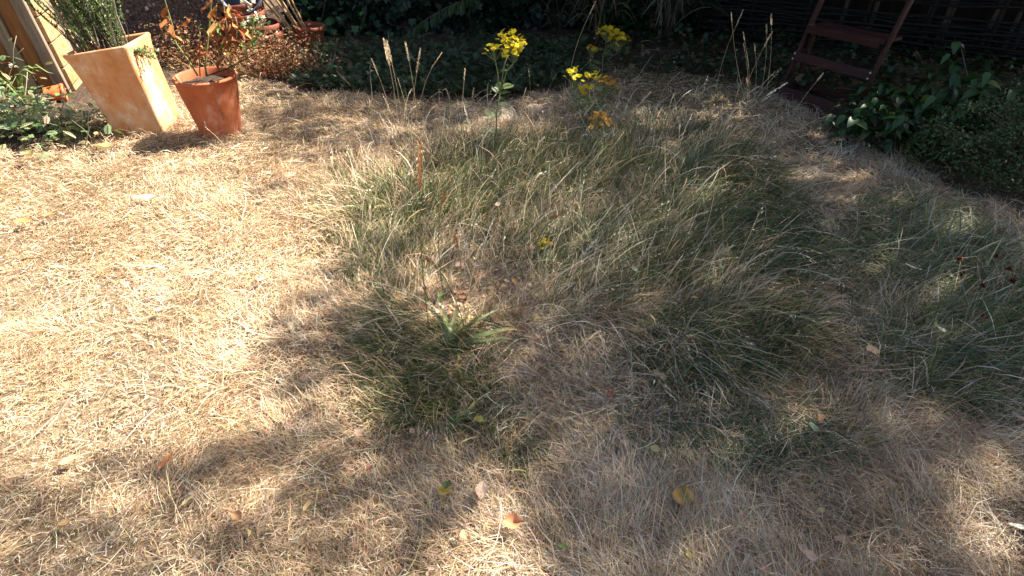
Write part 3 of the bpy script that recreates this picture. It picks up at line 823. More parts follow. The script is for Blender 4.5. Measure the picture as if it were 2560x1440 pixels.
# ------------------------------------------------------------------ ground cover in the beds
def ground_cover():
    parts = []
    n = 9500
    a = RNG.uniform(740, 1460, n); c = 135 + 110 * RNG.beta(1.3, 1.1, n)
    c += np.where(a > 1300, -10, 0)
    u, v = a - 1280, 720 - c; t = -CAM_H / (v * CT - FPX * ST); x, y = u * t, (v * ST + FPX * CT) * t
    ok = (bed_side(x, y) > -.04 + .08 * noise2(x, y, 6, 2)) & (noise2(x, y, 2.5, 44) + .6 * noise2(x, y, 7, 45) > .42)
    x, y = x[ok], y[ok]; n = len(x)
    r = np.clip(bed_side(x, y), 0, .6)
    z = gz(x, y) + .03 + r * .20 * (.4 + noise2(x, y, 3, 6)) * RNG.uniform(.2, 1, n) + .02
    s = RNG.uniform(.035, .085, n)
    parts.append(scatter(T_PINF, rotmats(RNG.uniform(0, 6.28, n), RNG.normal(.25, .4, n), RNG.normal(0, .4, n)), np.stack([x, y, z], -1), s, lerp_cols(n, [(.016, .038, .015), (.026, .056, .021), (.042, .082, .032), (.022, .040, .022), (.07, .075, .035)], .25)))
    # greener leafy weeds along the right bed and under the strappy clump
    n = 2600
    n = 5200; a = RNG.uniform(1540, 2640, n); c = np.where(a < 2000, RNG.uniform(60, 250, n), RNG.uniform(60, 380, n))
    u, v = a - 1280, 720 - c; t = -CAM_H / (v * CT - FPX * ST); x, y = u * t, (v * ST + FPX * CT) * t
    ok = (bed_side(x, y) > -.34 + .36 * noise2(x, y, 5, 3)) & (noise2(x, y, 2.2, 54) + .4 * (x > 2.6) > .40) & (y < 6.5); x, y = x[ok], y[ok]; n = len(x)
    z = gz(x, y) + .05 + RNG.uniform(0, .14, n)
    s = RNG.uniform(.025, .06, n)
    parts.append(scatter(T_IVY, rotmats(RNG.uniform(0, 6.28, n), RNG.normal(0, .4, n), RNG.normal(0, .4, n)), np.stack([x, y, z], -1), s, lerp_cols(n, [(.014, .036, .015), (.022, .05, .02), (.034, .065, .022), (.12, .08, .04)], .25)))
    V, F, C = join(parts)
    tag(add("ground_cover", tri_mesh("ground_cover", V, F, C), M['leaf']), "low dark green ground cover along the back of the lawn", "ground cover", kind="stuff")
    # dead stems and twigs over the bed
    n = 900
    x = RNG.uniform(-2.4, 4.2, n); y = RNG.uniform(3.4, 6.7, n)
    ok = bed_side(x, y) > 0; x, y = x[ok], y[ok]; n = len(x)
    B = np.stack([x, y, gz(x, y) + .04], -1)
    V, F, C = blades(B, RNG.uniform(0, 6.28, n), RNG.uniform(.06, .3, n), RNG.uniform(.003, .007, n), RNG.normal(.35, .3, n), RNG.normal(-.2, .4, n), RNG.normal(0, .6, n), RNG.normal(0, .5, n), lerp_cols(n, [(.26, .18, .12), (.18, .12, .08), (.36, .28, .2), (.30, .16, .09)], .2), 4, .03)
    tag(add("dead_stems", tri_mesh("dead_stems", V, F, C), M['dull']), "dead brown stems lying over the soil beds", "twigs", kind="stuff")
    # the reddish dried herb patch behind the round pot
    parts = []
    n = 5200
    a = RNG.normal(690, 62, n); c = 205 - np.abs(RNG.normal(0, 30, n)); 
    a[:1500] = RNG.normal(480, 60, 1500); c[:1500] = RNG.normal(160, 14, 1500)
    u, v = a - 1280, 720 - c; t = -CAM_H / (v * CT - FPX * ST); x, y = u * t, (v * ST + FPX * CT) * t
    ok = (y > 4.4) & (y < 5.7); x, y = x[ok], y[ok]; n = len(x)
    hh = .06 + .16 * noise2(x, y, 4, 61) + .16 * np.clip((y - 4.9) / .4, 0, 1)
    z = gz(x, y) + .03 + hh * RNG.beta(1.2, 1.2, n)
    s = RNG.uniform(.016, .04, n)
    parts.append(scatter(T_OVAL3, rotmats(RNG.uniform(0, 6.28, n), RNG.normal(.2, .6, n), RNG.normal(0, .7, n)), np.stack([x, y, z], -1), np.stack([s * .8, s, s], -1), lerp_cols(n, [(.25, .095, .042), (.32, .15, .07), (.18, .065, .03), (.42, .28, .155), (.17, .09, .05), (.14, .13, .05), (.10, .06, .036)], .28)))
    m = 1500
    q = RNG.integers(0, n, m)
    B = np.stack([x[q], y[q], gz(x[q], y[q]) + .02], -1)
    parts.append(blades(B, RNG.uniform(0, 6.28, m), RNG.uniform(.08, .24, m), RNG.uniform(.002, .004, m), RNG.normal(.9, .3, m), RNG.normal(.2, .5, m), RNG.normal(0, .6, m), RNG.normal(0, .5, m), lerp_cols(m, [(.45, .22, .10), (.52, .32, .17), (.40, .17, .08), (.56, .44, .28)], .15), 4))
    V, F, C = join(parts)
    tag(add("dried_herbs", tri_mesh("dried_herbs", V, F, C), M['dull']), "rust red dried herbs on the ground behind the round pot", "dried plants", kind="stuff")
ground_cover()

# ------------------------------------------------------------------ terracotta pots
def rounded_square(hx, hy, r, n=5, bow=0.0):
    P = []
    for cx, cy, a0 in ((hx - r, hy - r, 0), (-hx + r, hy - r, 90), (-hx + r, -hy + r, 180), (hx - r, -hy + r, 270)):
        for k in range(n + 1):
            a = R(a0 + 90 * k / n)
            P.append((cx + r * math.cos(a), cy + r * math.sin(a)))
    return P
def square_pot():
    t = thing("square_pot", on_ground((-2.535, 3.93)), "tall square pale terracotta pot holding rosemary", "plant pot", rotz=R(5))
    t.rotation_euler.y = R(-6)
    def ring(hx, hy, z, r): return [(x + .004 * math.sin(9 * z + 3 * y), y, z + .007 * math.sin(9 * x + 5 * y)) for x, y in rounded_square(hx, hy, r)]
    rings = [ring(.150, .145, -.04, .02), ring(.166, .160, .0, .02), ring(.170, .163, .10, .022), ring(.175, .166, .24, .022), ring(.182, .171, .38, .024), ring(.191, .178, .48, .024), ring(.199, .185, .525, .026), ring(.203, .189, .54, .026), ring(.202, .188, .548, .026), ring(.196, .182, .553, .024),
             ring(.186, .172, .552, .022), ring(.178, .166, .543, .02), ring(.174, .162, .50, .02), ring(.168, .158, .40, .02)]
    V = [p for r in rings for p in r]; n = len(rings[0]); F = []
    for i in range(len(rings) - 1):
        for k in range(n): F.append((i * n + k, i * n + (k + 1) % n, (i + 1) * n + (k + 1) % n, (i + 1) * n + k))
    F.append(tuple(range(n - 1, -1, -1)))
    MB().raw(V, F).build("body", M['terra_pale'], t, smooth=True)
    m = MB(); g = 9; S = []
    for j in range(g):
        for i in range(g): S.append(((i / (g - 1) - .5) * .335, (j / (g - 1) - .5) * .31, .485 + .02 * math.sin(i * 2.1 + j) + random.uniform(-.008, .008)))
    m.raw(S, [(j * g + i, j * g + i + 1, (j + 1) * g + i + 1, (j + 1) * g + i) for j in range(g - 1) for i in range(g - 1)])
    m.build("soil", M['soil'], t, smooth=True)
    # rosemary
    r = thing("rosemary", on_ground((-2.585, 3.93), .48), "tall rosemary bush with silvery green needles in the square pot", "rosemary", rotz=R(5))
    stems = MB(); bare = MB(); loc, yw, pt, hue = [], [], [], []
    for i in range(96):
        x, y = random.uniform(-.15, .09), random.uniform(-.11, .13)
        ln = random.uniform(.35, .8); lean = random.uniform(-.55, .10) + x * 1.2; ly = random.uniform(-.2, .15)
        drop = i > 86
        if drop: ln, lean, x, y = random.uniform(.14, .24), .85, .10, random.uniform(-.12, .06)
        pts = [Vector((x + lean * ln * (q / 7) ** 1.2 + random.uniform(-.008, .008), y + ly * ln * q / 7, ln * q / 7 * (1 if not drop else (.75 - q / 7 * .8)))) for q in range(8)]
        dead = i % 8 == 3
        (bare if dead else stems).tube(pts, [(.0035 - .0003 * q) for q in range(8)], 5)
        if dead: continue
        h = random.random()
        for q in range(110 if not drop else 60):
            s = random.uniform(.10 if i % 3 else .3, 1) * 6.99; k = int(s); p = pts[k].lerp(pts[k + 1], s - k)
            loc.append(p); a = random.uniform(0, 6.28); yw.append(a); pt.append(random.uniform(.45, 1.25)); hue.append(h)
    n = len(loc); loc = np.array([tuple(p) for p in loc]); s = RNG.uniform(.018, .034, n); hue = np.array(hue)[:, None]
    cc = lerp_cols(n, [(.12, .18, .06), (.17, .24, .09), (.22, .28, .12), (.085, .13, .045)], .2) * (.7 + .5 * hue)
    V, F, C = scatter(T_DIAMOND, rotmats(np.array(yw), np.array(pt), RNG.normal(0, .5, n)), loc, np.stack([s * .30, s, s], -1), cc)
    add("needles", tri_mesh("needles", V, F, C), M['leaf'], r)
    stems.build("stems", M['bark'], r); bare.build("dead_stems", M['dull'], r, col=(.62, .55, .45))
square_pot()

def pot_profile(rt, rb, h, rim=.035, lip=.012, th=.016, soil=.06):
    return [(0.001, -.02), (rb * .92, -.02), (rb, 0), (rb + (rt - rb) * .35, h * .35), (rb + (rt - rb) * .7, h * .7), (rt - lip, h - rim), (rt - lip * .4, h - rim * .92), (rt, h - rim * .75), (rt + .002, h - rim * .35), (rt - .002, h - .006), (rt - .008, h), (rt - th + .002, h - .001), (rt - th - .002, h - .012), (rt - th - .012, h - soil * .7), (rt - th - .02, h - soil - .03)]
def round_pot():
    c = on_ground((-1.95, 3.76))
    t = thing("round_pot", c, "round orange terracotta pot beside the square pot", "plant pot")
    MB().lathe(pot_profile(.192, .122, .392, .020, .006, .013, .05), 48, .006).build("body", M['terra_red'], t, smooth=True)
    m = MB(); V = [(0, 0, .345)]; F = []
    for j, r in enumerate((.05, .1, .14, .172)):
        for k in range(24): V.append((r * math.cos(k * math.pi / 12), r * math.sin(k * math.pi / 12), .338 + random.uniform(-.008, .008)))
    for k in range(24): F.append((0, 1 + k, 1 + (k + 1) % 24))
    for j in range(3):
        for k in range(24): F.append((1 + j * 24 + k, 1 + (j + 1) * 24 + k, 1 + (j + 1) * 24 + (k + 1) % 24, 1 + j * 24 + (k + 1) % 24))
    m.raw(V, F).build("soil", M['soil'], t, smooth=True)
    lb = MB().box((-.08, -.09, .352), (.10, .018, .002), Matrix.Rotation(R(25), 3, 'Z')).build("plant_label", M['wire'], t)
    # straggly half-dead plant
    p = thing("potted_plant", c + Vector((0, 0, .335)), "straggly half dead plant with curled brown leaves in the round pot", "plant")
    cols = []
    def sx(px, py, d=3.78): return AT(px, py, d) - p.location
    defs = [([(495, 190), (470, 150), (440, 108), (430, 60), (412, 0), (408, -60)], .006), ([(515, 188), (513, 150), (520, 95), (525, 40), (530, 0), (533, -50)], .0055), ([(518, 190), (512, 165), (520, 100), (527, 40), (528, -30)], .007),
            ([(580, 180), (575, 140), (570, 100), (565, 50), (557, 0), (553, -40)], .006), ([(560, 190), (548, 140), (542, 100), (540, 82)], .004), ([(575, 178), (610, 140), (628, 100), (632, 60), (640, 40)], .005), ([(570, 182), (590, 110), (593, 60), (588, 40)], .004), ([(500, 190), (497, 120), (500, 80)], .004)]
    ends = []
    for pts, r in defs:
        d0 = 3.74 + random.uniform(0, .1)
        P = [sx(a, b, d0 + i * .01) for i, (a, b) in enumerate(pts)]
        mb = MB(); mb.tube(P, [r * (1 - .12 * i) for i in range(len(P))], 6)
        mb.build("stem", M['dull'], p, smooth=True, col=(.24, .25, .09) if r > .0045 else (.30, .22, .12)); ends.append(P)
    mb = MB(); mb.tube([sx(515, 190), sx(560, 175), sx(600, 155), sx(645, 130)], [.005, .004, .004, .003], 6); mb.build("stem", M['dull'], p, col=(.06, .045, .03))
    # leaves: brown, curled, and a few green
    def curled(name, at, ln, col, roll, droop=1.6, w=.55):
        V, F = [], []
        ns = 6
        for i in range(ns + 1):
            q = i / ns; hw = ln * w * .5 * math.sin(math.pi * min(1, q ** .8) * .97 + .03)
            a = droop * q * q
            for s_, zz in ((-1, .5), (-.5, .15), (0, 0), (.5, .15), (1, .5)):
                V.append((hw * s_ * .6 + ln * .12 * math.sin(7 * q + roll), ln * math.sin(a + .6) * q * .8 + random.uniform(-.006, .006), -ln * q * .8 + hw * zz + random.uniform(-.008, .008)))
        for i in range(ns):
            for k in range(4): F.append((i * 5 + k, i * 5 + k + 1, i * 5 + k + 6, i * 5 + k + 5))
        o = MB().raw(V, F).build(name, M['dull'], p, smooth=True, col=col)
        o.location = at; o.rotation_euler = (random.uniform(-.3, .3), random.uniform(-.3, .3), roll)
        return o
    BR, TAN, GRN, RED = (.28, .105, .035), (.42, .23, .085), (.14, .22, .05), (.22, .06, .028)
    for px, py, ln, col, roll in [(413, 20, .10, BR, 1), (420, 45, .09, BR, 3), (425, 62, .09, BR, 4), (432, 85, .07, TAN, 5), (505, 105, .09, RED, 2), (528, 85, .10, BR, 4), (540, 50, .12, TAN, 3), (535, 25, .12, TAN, 1), (530, 0, .10, BR, 2), (560, 30, .10, BR, 0), (565, 45, .07, BR, 2), (552, 58, .07, GRN, 3), (420, 42, .05, GRN, 2), (502, 62, .05, GRN, 1), (508, 68, .04, GRN, 4), (575, 85, .08, BR, 3), (578, 100, .09, GRN, 5), (600, 105, .10, TAN, 2), (640, 95, .08, GRN, 1), (615, 75, .07, TAN, 4), (606, 55, .07, GRN, 2), (545, 98, .07, RED, 3), (590, 120, .07, BR, 1), (560, 110, .06, GRN, 2)] + [(random.gauss(555, 42), random.uniform(10, 150), random.uniform(.06, .11), random.choice([BR, BR, RED, TAN]), random.uniform(0, 6)) for _ in range(26)]:
        curled("leaf", sx(px, py, 3.76 + random.uniform(-.03, .05)), ln, col, roll)
    # white flower sprigs to the right
    fl_ = MB(); gl = []
    for i in range(70):
        gl.append(tuple(sx(random.gauss(635, 15), random.gauss(70, 22), 3.9 + random.uniform(-.06, .06))))
    gl = np.array(gl); n = len(gl); s = RNG.uniform(.025, .055, n)
    V, F, C = scatter(T_OVAL3, rotmats(RNG.uniform(0, 6, n), RNG.normal(0, .5, n), RNG.normal(0, .5, n)), gl, np.stack([s * .8, s, s], -1), lerp_cols(n, [(.10, .17, .05), (.14, .21, .07), (.08, .12, .04)], .2))
    add("foliage", tri_mesh("foliage", V, F, C), M['leaf'], p)
    for i, (a, b) in enumerate([(641, 38), (655, 42), (625, 48), (605, 5), (630, 2), (612, 60), (650, 55), (622, 22)]):
        q = np.array([tuple(sx(a + random.gauss(0, 3), b + random.gauss(0, 3), 3.88)) for _ in range(9)])
        V, F, C = scatter(T_DIAMOND, rotmats(RNG.uniform(0, 6, 9), RNG.normal(.2, .4, 9), RNG.normal(0, .4, 9)), q, np.full(9, .016), lerp_cols(9, [(.75, .75, .68), (.65, .66, .5)], .05))
        add("flower", tri_mesh("flower", V, F, C), M['petal'], p)
round_pot()

def small_pot(name, loc, rt, rb, h, mat, label, group=None, rot=(0, 0, 0), rim=.03):
    t = thing(name, loc, label, "plant pot", group); t.rotation_euler = rot
    body = [(0.001, 0.004), (rb, 0), (rb + (rt - rb) * .8, h - rim), (rt - .008, h - rim)]
    MB().lathe(body + [(rt - .02, h - rim - .002), (rb - .012, .012), (.001, .014)], 36).build("body", mat, t, smooth=False)
    MB().lathe([(rt - .009, h - rim - .001), (rt, h - rim + .002), (rt + .004, h - .008), (rt - .002, h), (rt - .014, h - .001), (rt - .016, h - rim)], 36).build("rim", mat, t, smooth=True)
    return t
def pots_behind():
    # stack of nested old pots
    b = Vector((-2.34, 5.58, bz(-2.34, 5.58)))
    small_pot("stacked_pot", b + Vector((.03, 0, 0)), .25, .19, .22, M['terra_old'], "widest old terracotta pot, bottom of the stack by the wall", "stacked old pots", (R(2), R(-2), 0), .06)
    small_pot("stacked_pot", b + Vector((.01, -.01, .085)), .225, .17, .215, M['terra_old'], "old terracotta pot, second from bottom of the stack by the wall", "stacked old pots", (R(-2), R(4), 0), .055)
    small_pot("stacked_pot", b + Vector((-.03, 0, .165)), .19, .14, .22, M['terra_old'], "old terracotta pot, third from bottom of the stack by the wall", "stacked old pots", (R(3), R(-3), 0), .05)
    small_pot("stacked_pot", b + Vector((-.035, .01, .235)), .178, .13, .215, M['terra_old'], "old terracotta pot, topmost of the stack by the wall", "stacked old pots", (R(-3), R(-5), 0), .05)
    # grey bowl leaning on top, white board
    t = thing("grey_bucket", AT(606, -14, 5.62), "blue grey plastic bucket lying on the pot stack", "bucket")
    t.rotation_euler = (R(70), R(-20), R(20))
    MB().lathe([(.001, -.10), (.12, -.10), (.145, 0), (.165, .10), (.17, .12), (.178, .125), (.178, .135), (.165, .135), (.155, .10), (.13, 0), (.11, -.085), (.001, -.09)], 36).build("body", M['bucket'], t, smooth=True)
    MB().lathe([(.180, .10), (.186, .105), (.186, .118), (.180, .122)], 36).build("rim_band", M['bucket'], t, smooth=True)
    w = thing("white_board", AT(612, 26, 5.50), "small whitish board propped in the top pot of the stack", "board")
    w.rotation_euler = (R(15), R(35), R(-10))
    MB().box((0, 0, 0), (.09, .008, .20), bevel=.002).build("panel", M['white_board'], w)
    # pot of canes
    c = Vector((-2.0, 5.80, bz(-2.0, 5.80)))
    c = Vector((-1.86, 5.66, bz(-1.86, 5.66)))
    small_pot("cane_pot", c, .135, .10, .255, M['terra_old'], "terracotta pot holding bamboo canes by the ivy", None, (0, R(3), 0), .04)
    for i, (dx, dy, lx, ly, r) in enumerate([(-.07, .0, -.52, .02, .008), (-.045, -.03, -.45, .05, .010), (-.02, .03, -.40, .0, .009), (0, -.02, -.33, .06, .008), (.03, .02, -.30, .02, .009), (.05, -.01, -.24, .03, .007), (-.05, .04, -.36, .1, .007)]):
        k = ["leftmost bamboo cane leaning in the cane pot", "thick bamboo cane second from the left in the cane pot", "bamboo cane third from the left in the cane pot", "bamboo cane in the middle of the cane pot", "bamboo cane third from the right in the cane pot", "rightmost bamboo cane standing in the cane pot", "thin bamboo cane at the back of the cane pot"][i]
        t = thing("bamboo_cane", c + Vector((dx * .8, dy, .04)), k, "cane", "bamboo canes in the cane pot")
        P = [Vector((lx * 1.35 * q * .14, ly * q * .14, .14 * q)) for q in range(9)]
        MB().tube(P, r, 7).build("shaft", M['cane'], t, smooth=True)
        m = MB()
        for q in range(1, 8): m.tube([P[q] - Vector((0, 0, .004)), P[q] + Vector((0, 0, .004))], r * 1.22, 7)
        m.build("nodes", M['cane'], t)
    # small orange pot lying on its side on the left
    t = small_pot("fallen_pot", G(112, 236, .075), .066, .046, .13, M['plastic_pot'], "small bright orange pot lying on its side in the left bed", None, (R(94), R(0), R(122)), .026)
pots_behind()

# ------------------------------------------------------------------ timber compost bin, far left
def bin_():
    A = Vector((-3.50, 4.68, 0)); B = Vector((-3.60, 4.98, 0))
    d = (B - A).normalized()
    t = thing("compost_bin", (A.x, A.y, 0), "timber compost bin of stacked pale boards at left edge", "compost bin", rotz=math.atan2(d.y, d.x) - R(90))
    # local: +Y runs back along the right-hand wall, -X runs left along the front
    bh = .185
    for i in range(7):
        z = bh * (i + .5) + .012 * 0
        MB().box((-.012, .150 + random.uniform(-.004, .004), z), (.03, .30, bh - .010), bevel=.003).build("side_board", M['wood_pale'], t)
    MB().box((-.030, .352, .62), (.05, .085, 1.24), bevel=.005).build("corner_post", M['wood_grey'], t)
    MB().box((-.068, -.022, .62), (.085, .040, 1.24), bevel=.005).build("corner_post", M['wood_grey'], t)
    MB().box((-.165, -.002, .62), (.11, .024, 1.24), bevel=.004).build("front_board", M['wood_brown'], t)
    MB().box((-.262, -.015, .62), (.07, .045, 1.24), bevel=.005).build("corner_post", M['wood_grey'], t)
    for i in range(5): MB().box((-.70, .01, .13 + i * .25), (.80, .025, .235), bevel=.004).build("front_board", M['wood_brown'], t)
    MB().box((-.08, .60, .62), (.10, .03, 1.24), bevel=.005).build("back_board", M['wood_pale'], t)
    t.rotation_euler.y = R(-3)
bin_()

# ------------------------------------------------------------------ wooden step stool, right
def stool():
    t = thing("step_stool", (2.255, 4.30, 0.0), "dark brown wooden step stool standing by the right bed", "step stool", rotz=math.atan2(-.844, .536))
    W = .300
    tilt = math.atan(.30)
    rx = Matrix.Rotation(-tilt, 3, 'X')
    for s, nm in ((-1, "rail"), (1, "rail")):
        L = 1.25
        MB().box((s * W, L / 2 * math.sin(tilt), L / 2 * math.cos(tilt) - .005), (.022, .045, L), rx, .003).build("rail", M['wood_dark'], t)
        MB().box((s * (W - .03), .155, .25), (.022, .042, .51), Matrix.Rotation(R(-7), 3, 'X'), .003).build("rear_leg", M['wood_dark'], t)
    def plate(z0, h):
        y = z0 * .30
        o = MB().box((0, y - .034, z0), (2 * W + .03, .018, h), rx, .003).build("step_plate", M['wood_dark'], t)
        for s in (-1, 1):
            for q in (-.3, .3):
                b = MB().lathe([(.0075, -.002), (.0075, .003), (.0045, .005), (.0045, .0035), (.001, .0035)], 12).build("bolt", M['steel'], o)
                b.rotation_euler = (R(90) - tilt * 0, 0, 0)
                b.location = (s * (W - .002), y - .0445 + q * h * math.sin(tilt), z0 + q * h * math.cos(tilt))
        return o
    plate(.048, .085); plate(.30, .065)
    # top tread: long slats between two cross ends
    z = .505
    for k in range(3):
        MB().box((0, .125 + .082 * k, z), (2 * W - .17, .076, .02), bevel=.003).build("tread_slat", M['wood_dark'], t)
    for s in (-1, 1):
        MB().box((s * (W - .052), .207, z + .001), (.082, .244, .022), bevel=.003).build("tread_end", M['wood_dark'], t)
    MB().box((0, .086, z - .014), (2 * W - .05, .016, .05), bevel=.003).build("tread_apron", M['wood_dark'], t)
    MB().box((0, .148, .085), (2 * W - .075, .02, .035), bevel=.003).build("stretcher", M['wood_dark'], t)
stool()

# ------------------------------------------------------------------ shrubs on the right
def broad_shrub():
    c = G(2300, 350); c = Vector((c.x, c.y, bz(c.x, c.y)))
    t = thing("broad_leaved_shrub", c, "shrub with large drooping dark green leaves right of the step stool", "shrub")
    # a few shared leaf shapes
    shapes = []
    for k in range(5):
        for ci, col in enumerate([(.018, .048, .014), (.026, .066, .018), (.036, .085, .022), (.09, .14, .025)]):
            V, F = T_leaf(6, random.uniform(.46, .60), .35, random.uniform(.25, .7))
            V = np.array(V) * 1.0
            me = tri_mesh("leaf", V, F, np.array([col]), smooth=True); me.materials.append(M['leaf']); shapes.append((ci, me))
    heads = []
    for i in range(66):
        a = random.uniform(0, 6.28); r = .55 * math.sqrt(random.uniform(.01, 1))
        h = .38 * (1 - (r / .74) ** 2) * random.uniform(.15, 1.1) + .05
        tip = Vector((r * math.cos(a) * 1.15, r * math.sin(a) * .8, h))
        heads.append(tip)
        MB().tube([(tip.x * .2, tip.y * .2, 0), (tip.x * .6, tip.y * .6, h * .5), tuple(tip)], [.004, .003, .002], 5).build("stem", M['fence'], t, smooth=True)
    ex = [(2400, 105, 4.1), (2370, 130, 4.0), (2390, 160, 4.0), (2440, 190, 3.9)]
    for q in ex: heads.append(AT(*q) - c)
    MB().tube([(.1, .1, 0), tuple(AT(2420, 200, 4.0) - c), tuple(AT(2400, 105, 4.1) - c)], [.006, .005, .003], 5).build("stem", M['bark'], t)
    for j, tip in enumerate(heads):
        for k in range(7 if j < 66 else 4):
            ci = random.choices([0, 1, 2, 3], [.4, .35, .2, .07])[0]
            me = random.choice([m for q, m in shapes if q == ci])
            o = add("leaf", me, None, t)
            s = random.uniform(.055, .115)
            ya = k * 2.4 + random.uniform(-.4, .4)
            o.location = tip + Vector((random.uniform(-.02, .02), random.uniform(-.02, .02), -.018 * k + random.uniform(-.02, .02)))
            o.scale = (s, s, s)
            o.rotation_euler = Euler((random.uniform(-.6, .35), random.uniform(-.4, .4), ya), 'XYZ')
broad_shrub()
def fine_shrub():
    for (px, py, rx, ry, h, n, lab, cols) in [
        (2520, 425, .64, .42, .40, 9500, "dense small leaved shrub spilling over the lawn at right edge", [(.035, .07, .02), (.05, .09, .027), (.075, .12, .04), (.025, .05, .015), (.13, .11, .05)]),
        (2680, 330, .55, .45, .55, 4500, "taller small leaved shrub cut by the right picture edge", [(.04, .085, .028), (.06, .11, .035), (.03, .06, .02)])]:
        c = G(px, py); c = Vector((c.x, c.y - .02, bz(c.x, c.y)))
        t = thing("small_leaved_shrub", c, lab, "shrub")
        def pos(n):
            a = RNG.uniform(0, 6.28, n); r = np.sqrt(RNG.uniform(0, 1, n)); x = r * np.cos(a) * rx; y = r * np.sin(a) * ry
            top = h * np.sqrt(np.clip(1 - r ** 2, 0, 1)) * (.35 + .9 * noise2(x, y, 6, 71) + .25 * noise2(x, y, 17, 72))
            z = top * np.clip(1 - np.abs(RNG.normal(0, .3, n)), 0, 1) + .015
            return np.stack([x, y, z], -1)
        leaf_mass("foliage", T_OVAL3, n, pos, .15, (.018, .034), cols, M['leaf'], t, .8)
        for i in range(26):
            a = random.uniform(0, 6.28); r = random.uniform(.3, .95)
            p = Vector((r * rx * math.cos(a), r * ry * math.sin(a), h * math.sqrt(max(0, 1 - r * r)) * random.uniform(.6, 1.05) + .03))
            MB().tube([(0, 0, 0), (p.x * .5, p.y * .5, p.z * .75), tuple(p)], [.005, .0035, .002], 5).build("stem", M['bark'], t)
fine_shrub()

# ------------------------------------------------------------------ strappy leaved clumps at the back
def strap_leaf(P, w, twist=.3):
    """ribbon along points"""
    V, F = [], []
    P = [Vector(p) for p in P]; n = len(P)
    for i, p in enumerate(P):
        d = (P[min(i + 1, n - 1)] - P[max(i - 1, 0)]); d.normalize()
        s = d.cross(Vector((0, 0, 1))); s = s.normalized() if s.length > 1e-4 else Vector((1, 0, 0))
        s = (Matrix.Rotation(twist * i / n, 3, d) @ s)
        k = w * .5 * (math.sin(math.pi * (.12 + .86 * (i / (n - 1)) ** .8)))
        nn = s.cross(d)
        V += [p - s * k + nn * k * .35, p, p + s * k + nn * k * .35]
    for i in range(n - 1):
        a = i * 3
        F += [(a, a + 1, a + 4, a + 3), (a + 1, a + 2, a + 5, a + 4)]
    return V, F
def strappy(px, py, y0, n, spread, hgt, lab, cols, dirx):
    c = AT(px, py, y0); c = Vector((c.x, y0, bz(c.x, y0)))
    t = thing("strappy_clump", c, lab, "plant")
    for i in range(n):
        a = random.uniform(-math.pi, math.pi)
        ln = random.uniform(.6, 1.1) * spread; h = hgt * random.uniform(.5, 1.1)
        dx, dy = math.cos(a) * ln + dirx * random.random(), -abs(math.sin(a)) * ln * .6 + .1
        st = (random.uniform(-.06, .06), random.uniform(-.05, .05), 0)
        P = []
        for q in range(9):
            s = q / 8
            P.append((st[0] + dx * s ** 1.2, st[1] + dy * s ** 1.2, max(.02, h * math.sin(min(1.0, s * 1.02) * math.pi * .78) * (1.25 - .35 * s))))
        V, F = strap_leaf(P, random.uniform(.014, .030), random.uniform(-1, 1))
        MB().raw(V, F).build("leaf", M['dull'], t, smooth=True, col=random.choice(cols))
strappy(1500, 110, 6.0, 34, .48, .55, "clump of arching brown and green strap leaves behind the ragwort", [(.10, .06, .035), (.15, .10, .06), (.22, .16, .105), (.04, .065, .018), (.03, .05, .015), (.09, .045, .025)], .1)
strappy(1660, 80, 6.25, 30, .55, .42, "clump of pale dry arching blades at the back of the bed", [(.17, .14, .10), (.22, .19, .14), (.11, .09, .06), (.05, .055, .025)], .35)
strappy(1395, 90, 6.35, 12, .35, .35, "small wiry dead clump left of the strap leaved clump", [(.10, .065, .045), (.14, .10, .075)], -.1)
def feathery_branch():
    p0, p1 = AT(1000, 100, 6.1), AT(1190, -10, 5.9)
    t = thing("feathery_branch", p0, "feathery green branch arching in front of the dark hedge", "branch")
    P = [p0.lerp(p1, q / 8) + Vector((0, 0, .05 * math.sin(q / 8 * 3.1))) - p0 for q in range(9)]
    MB().tube([Vector((-.15, .2, -.3))] + P, [.007] + [.006 - .0005 * q for q in range(9)], 5).build("stem", M['bark'], t, smooth=True)
    n = 120; s = RNG.uniform(0, 8, n).clip(0, 7.99); k = s.astype(int); A = np.array([tuple(p) for p in P])
    loc = A[k] * (1 - (s - k))[:, None] + A[k + 1] * (s - k)[:, None]
    sz = RNG.uniform(.05, .11, n)
    V, F, C = scatter(T_PIN, rotmats(math.pi + RNG.normal(0, 1.1, n), RNG.normal(-.8, .35, n), RNG.normal(0, .5, n)), loc, np.stack([sz * .5, sz, sz], -1), lerp_cols(n, [(.045, .085, .03), (.06, .105, .04), (.035, .07, .025)], .15))
    add("foliage", tri_mesh("foliage", V, F, C), M['leaf'], t)
feathery_branch()

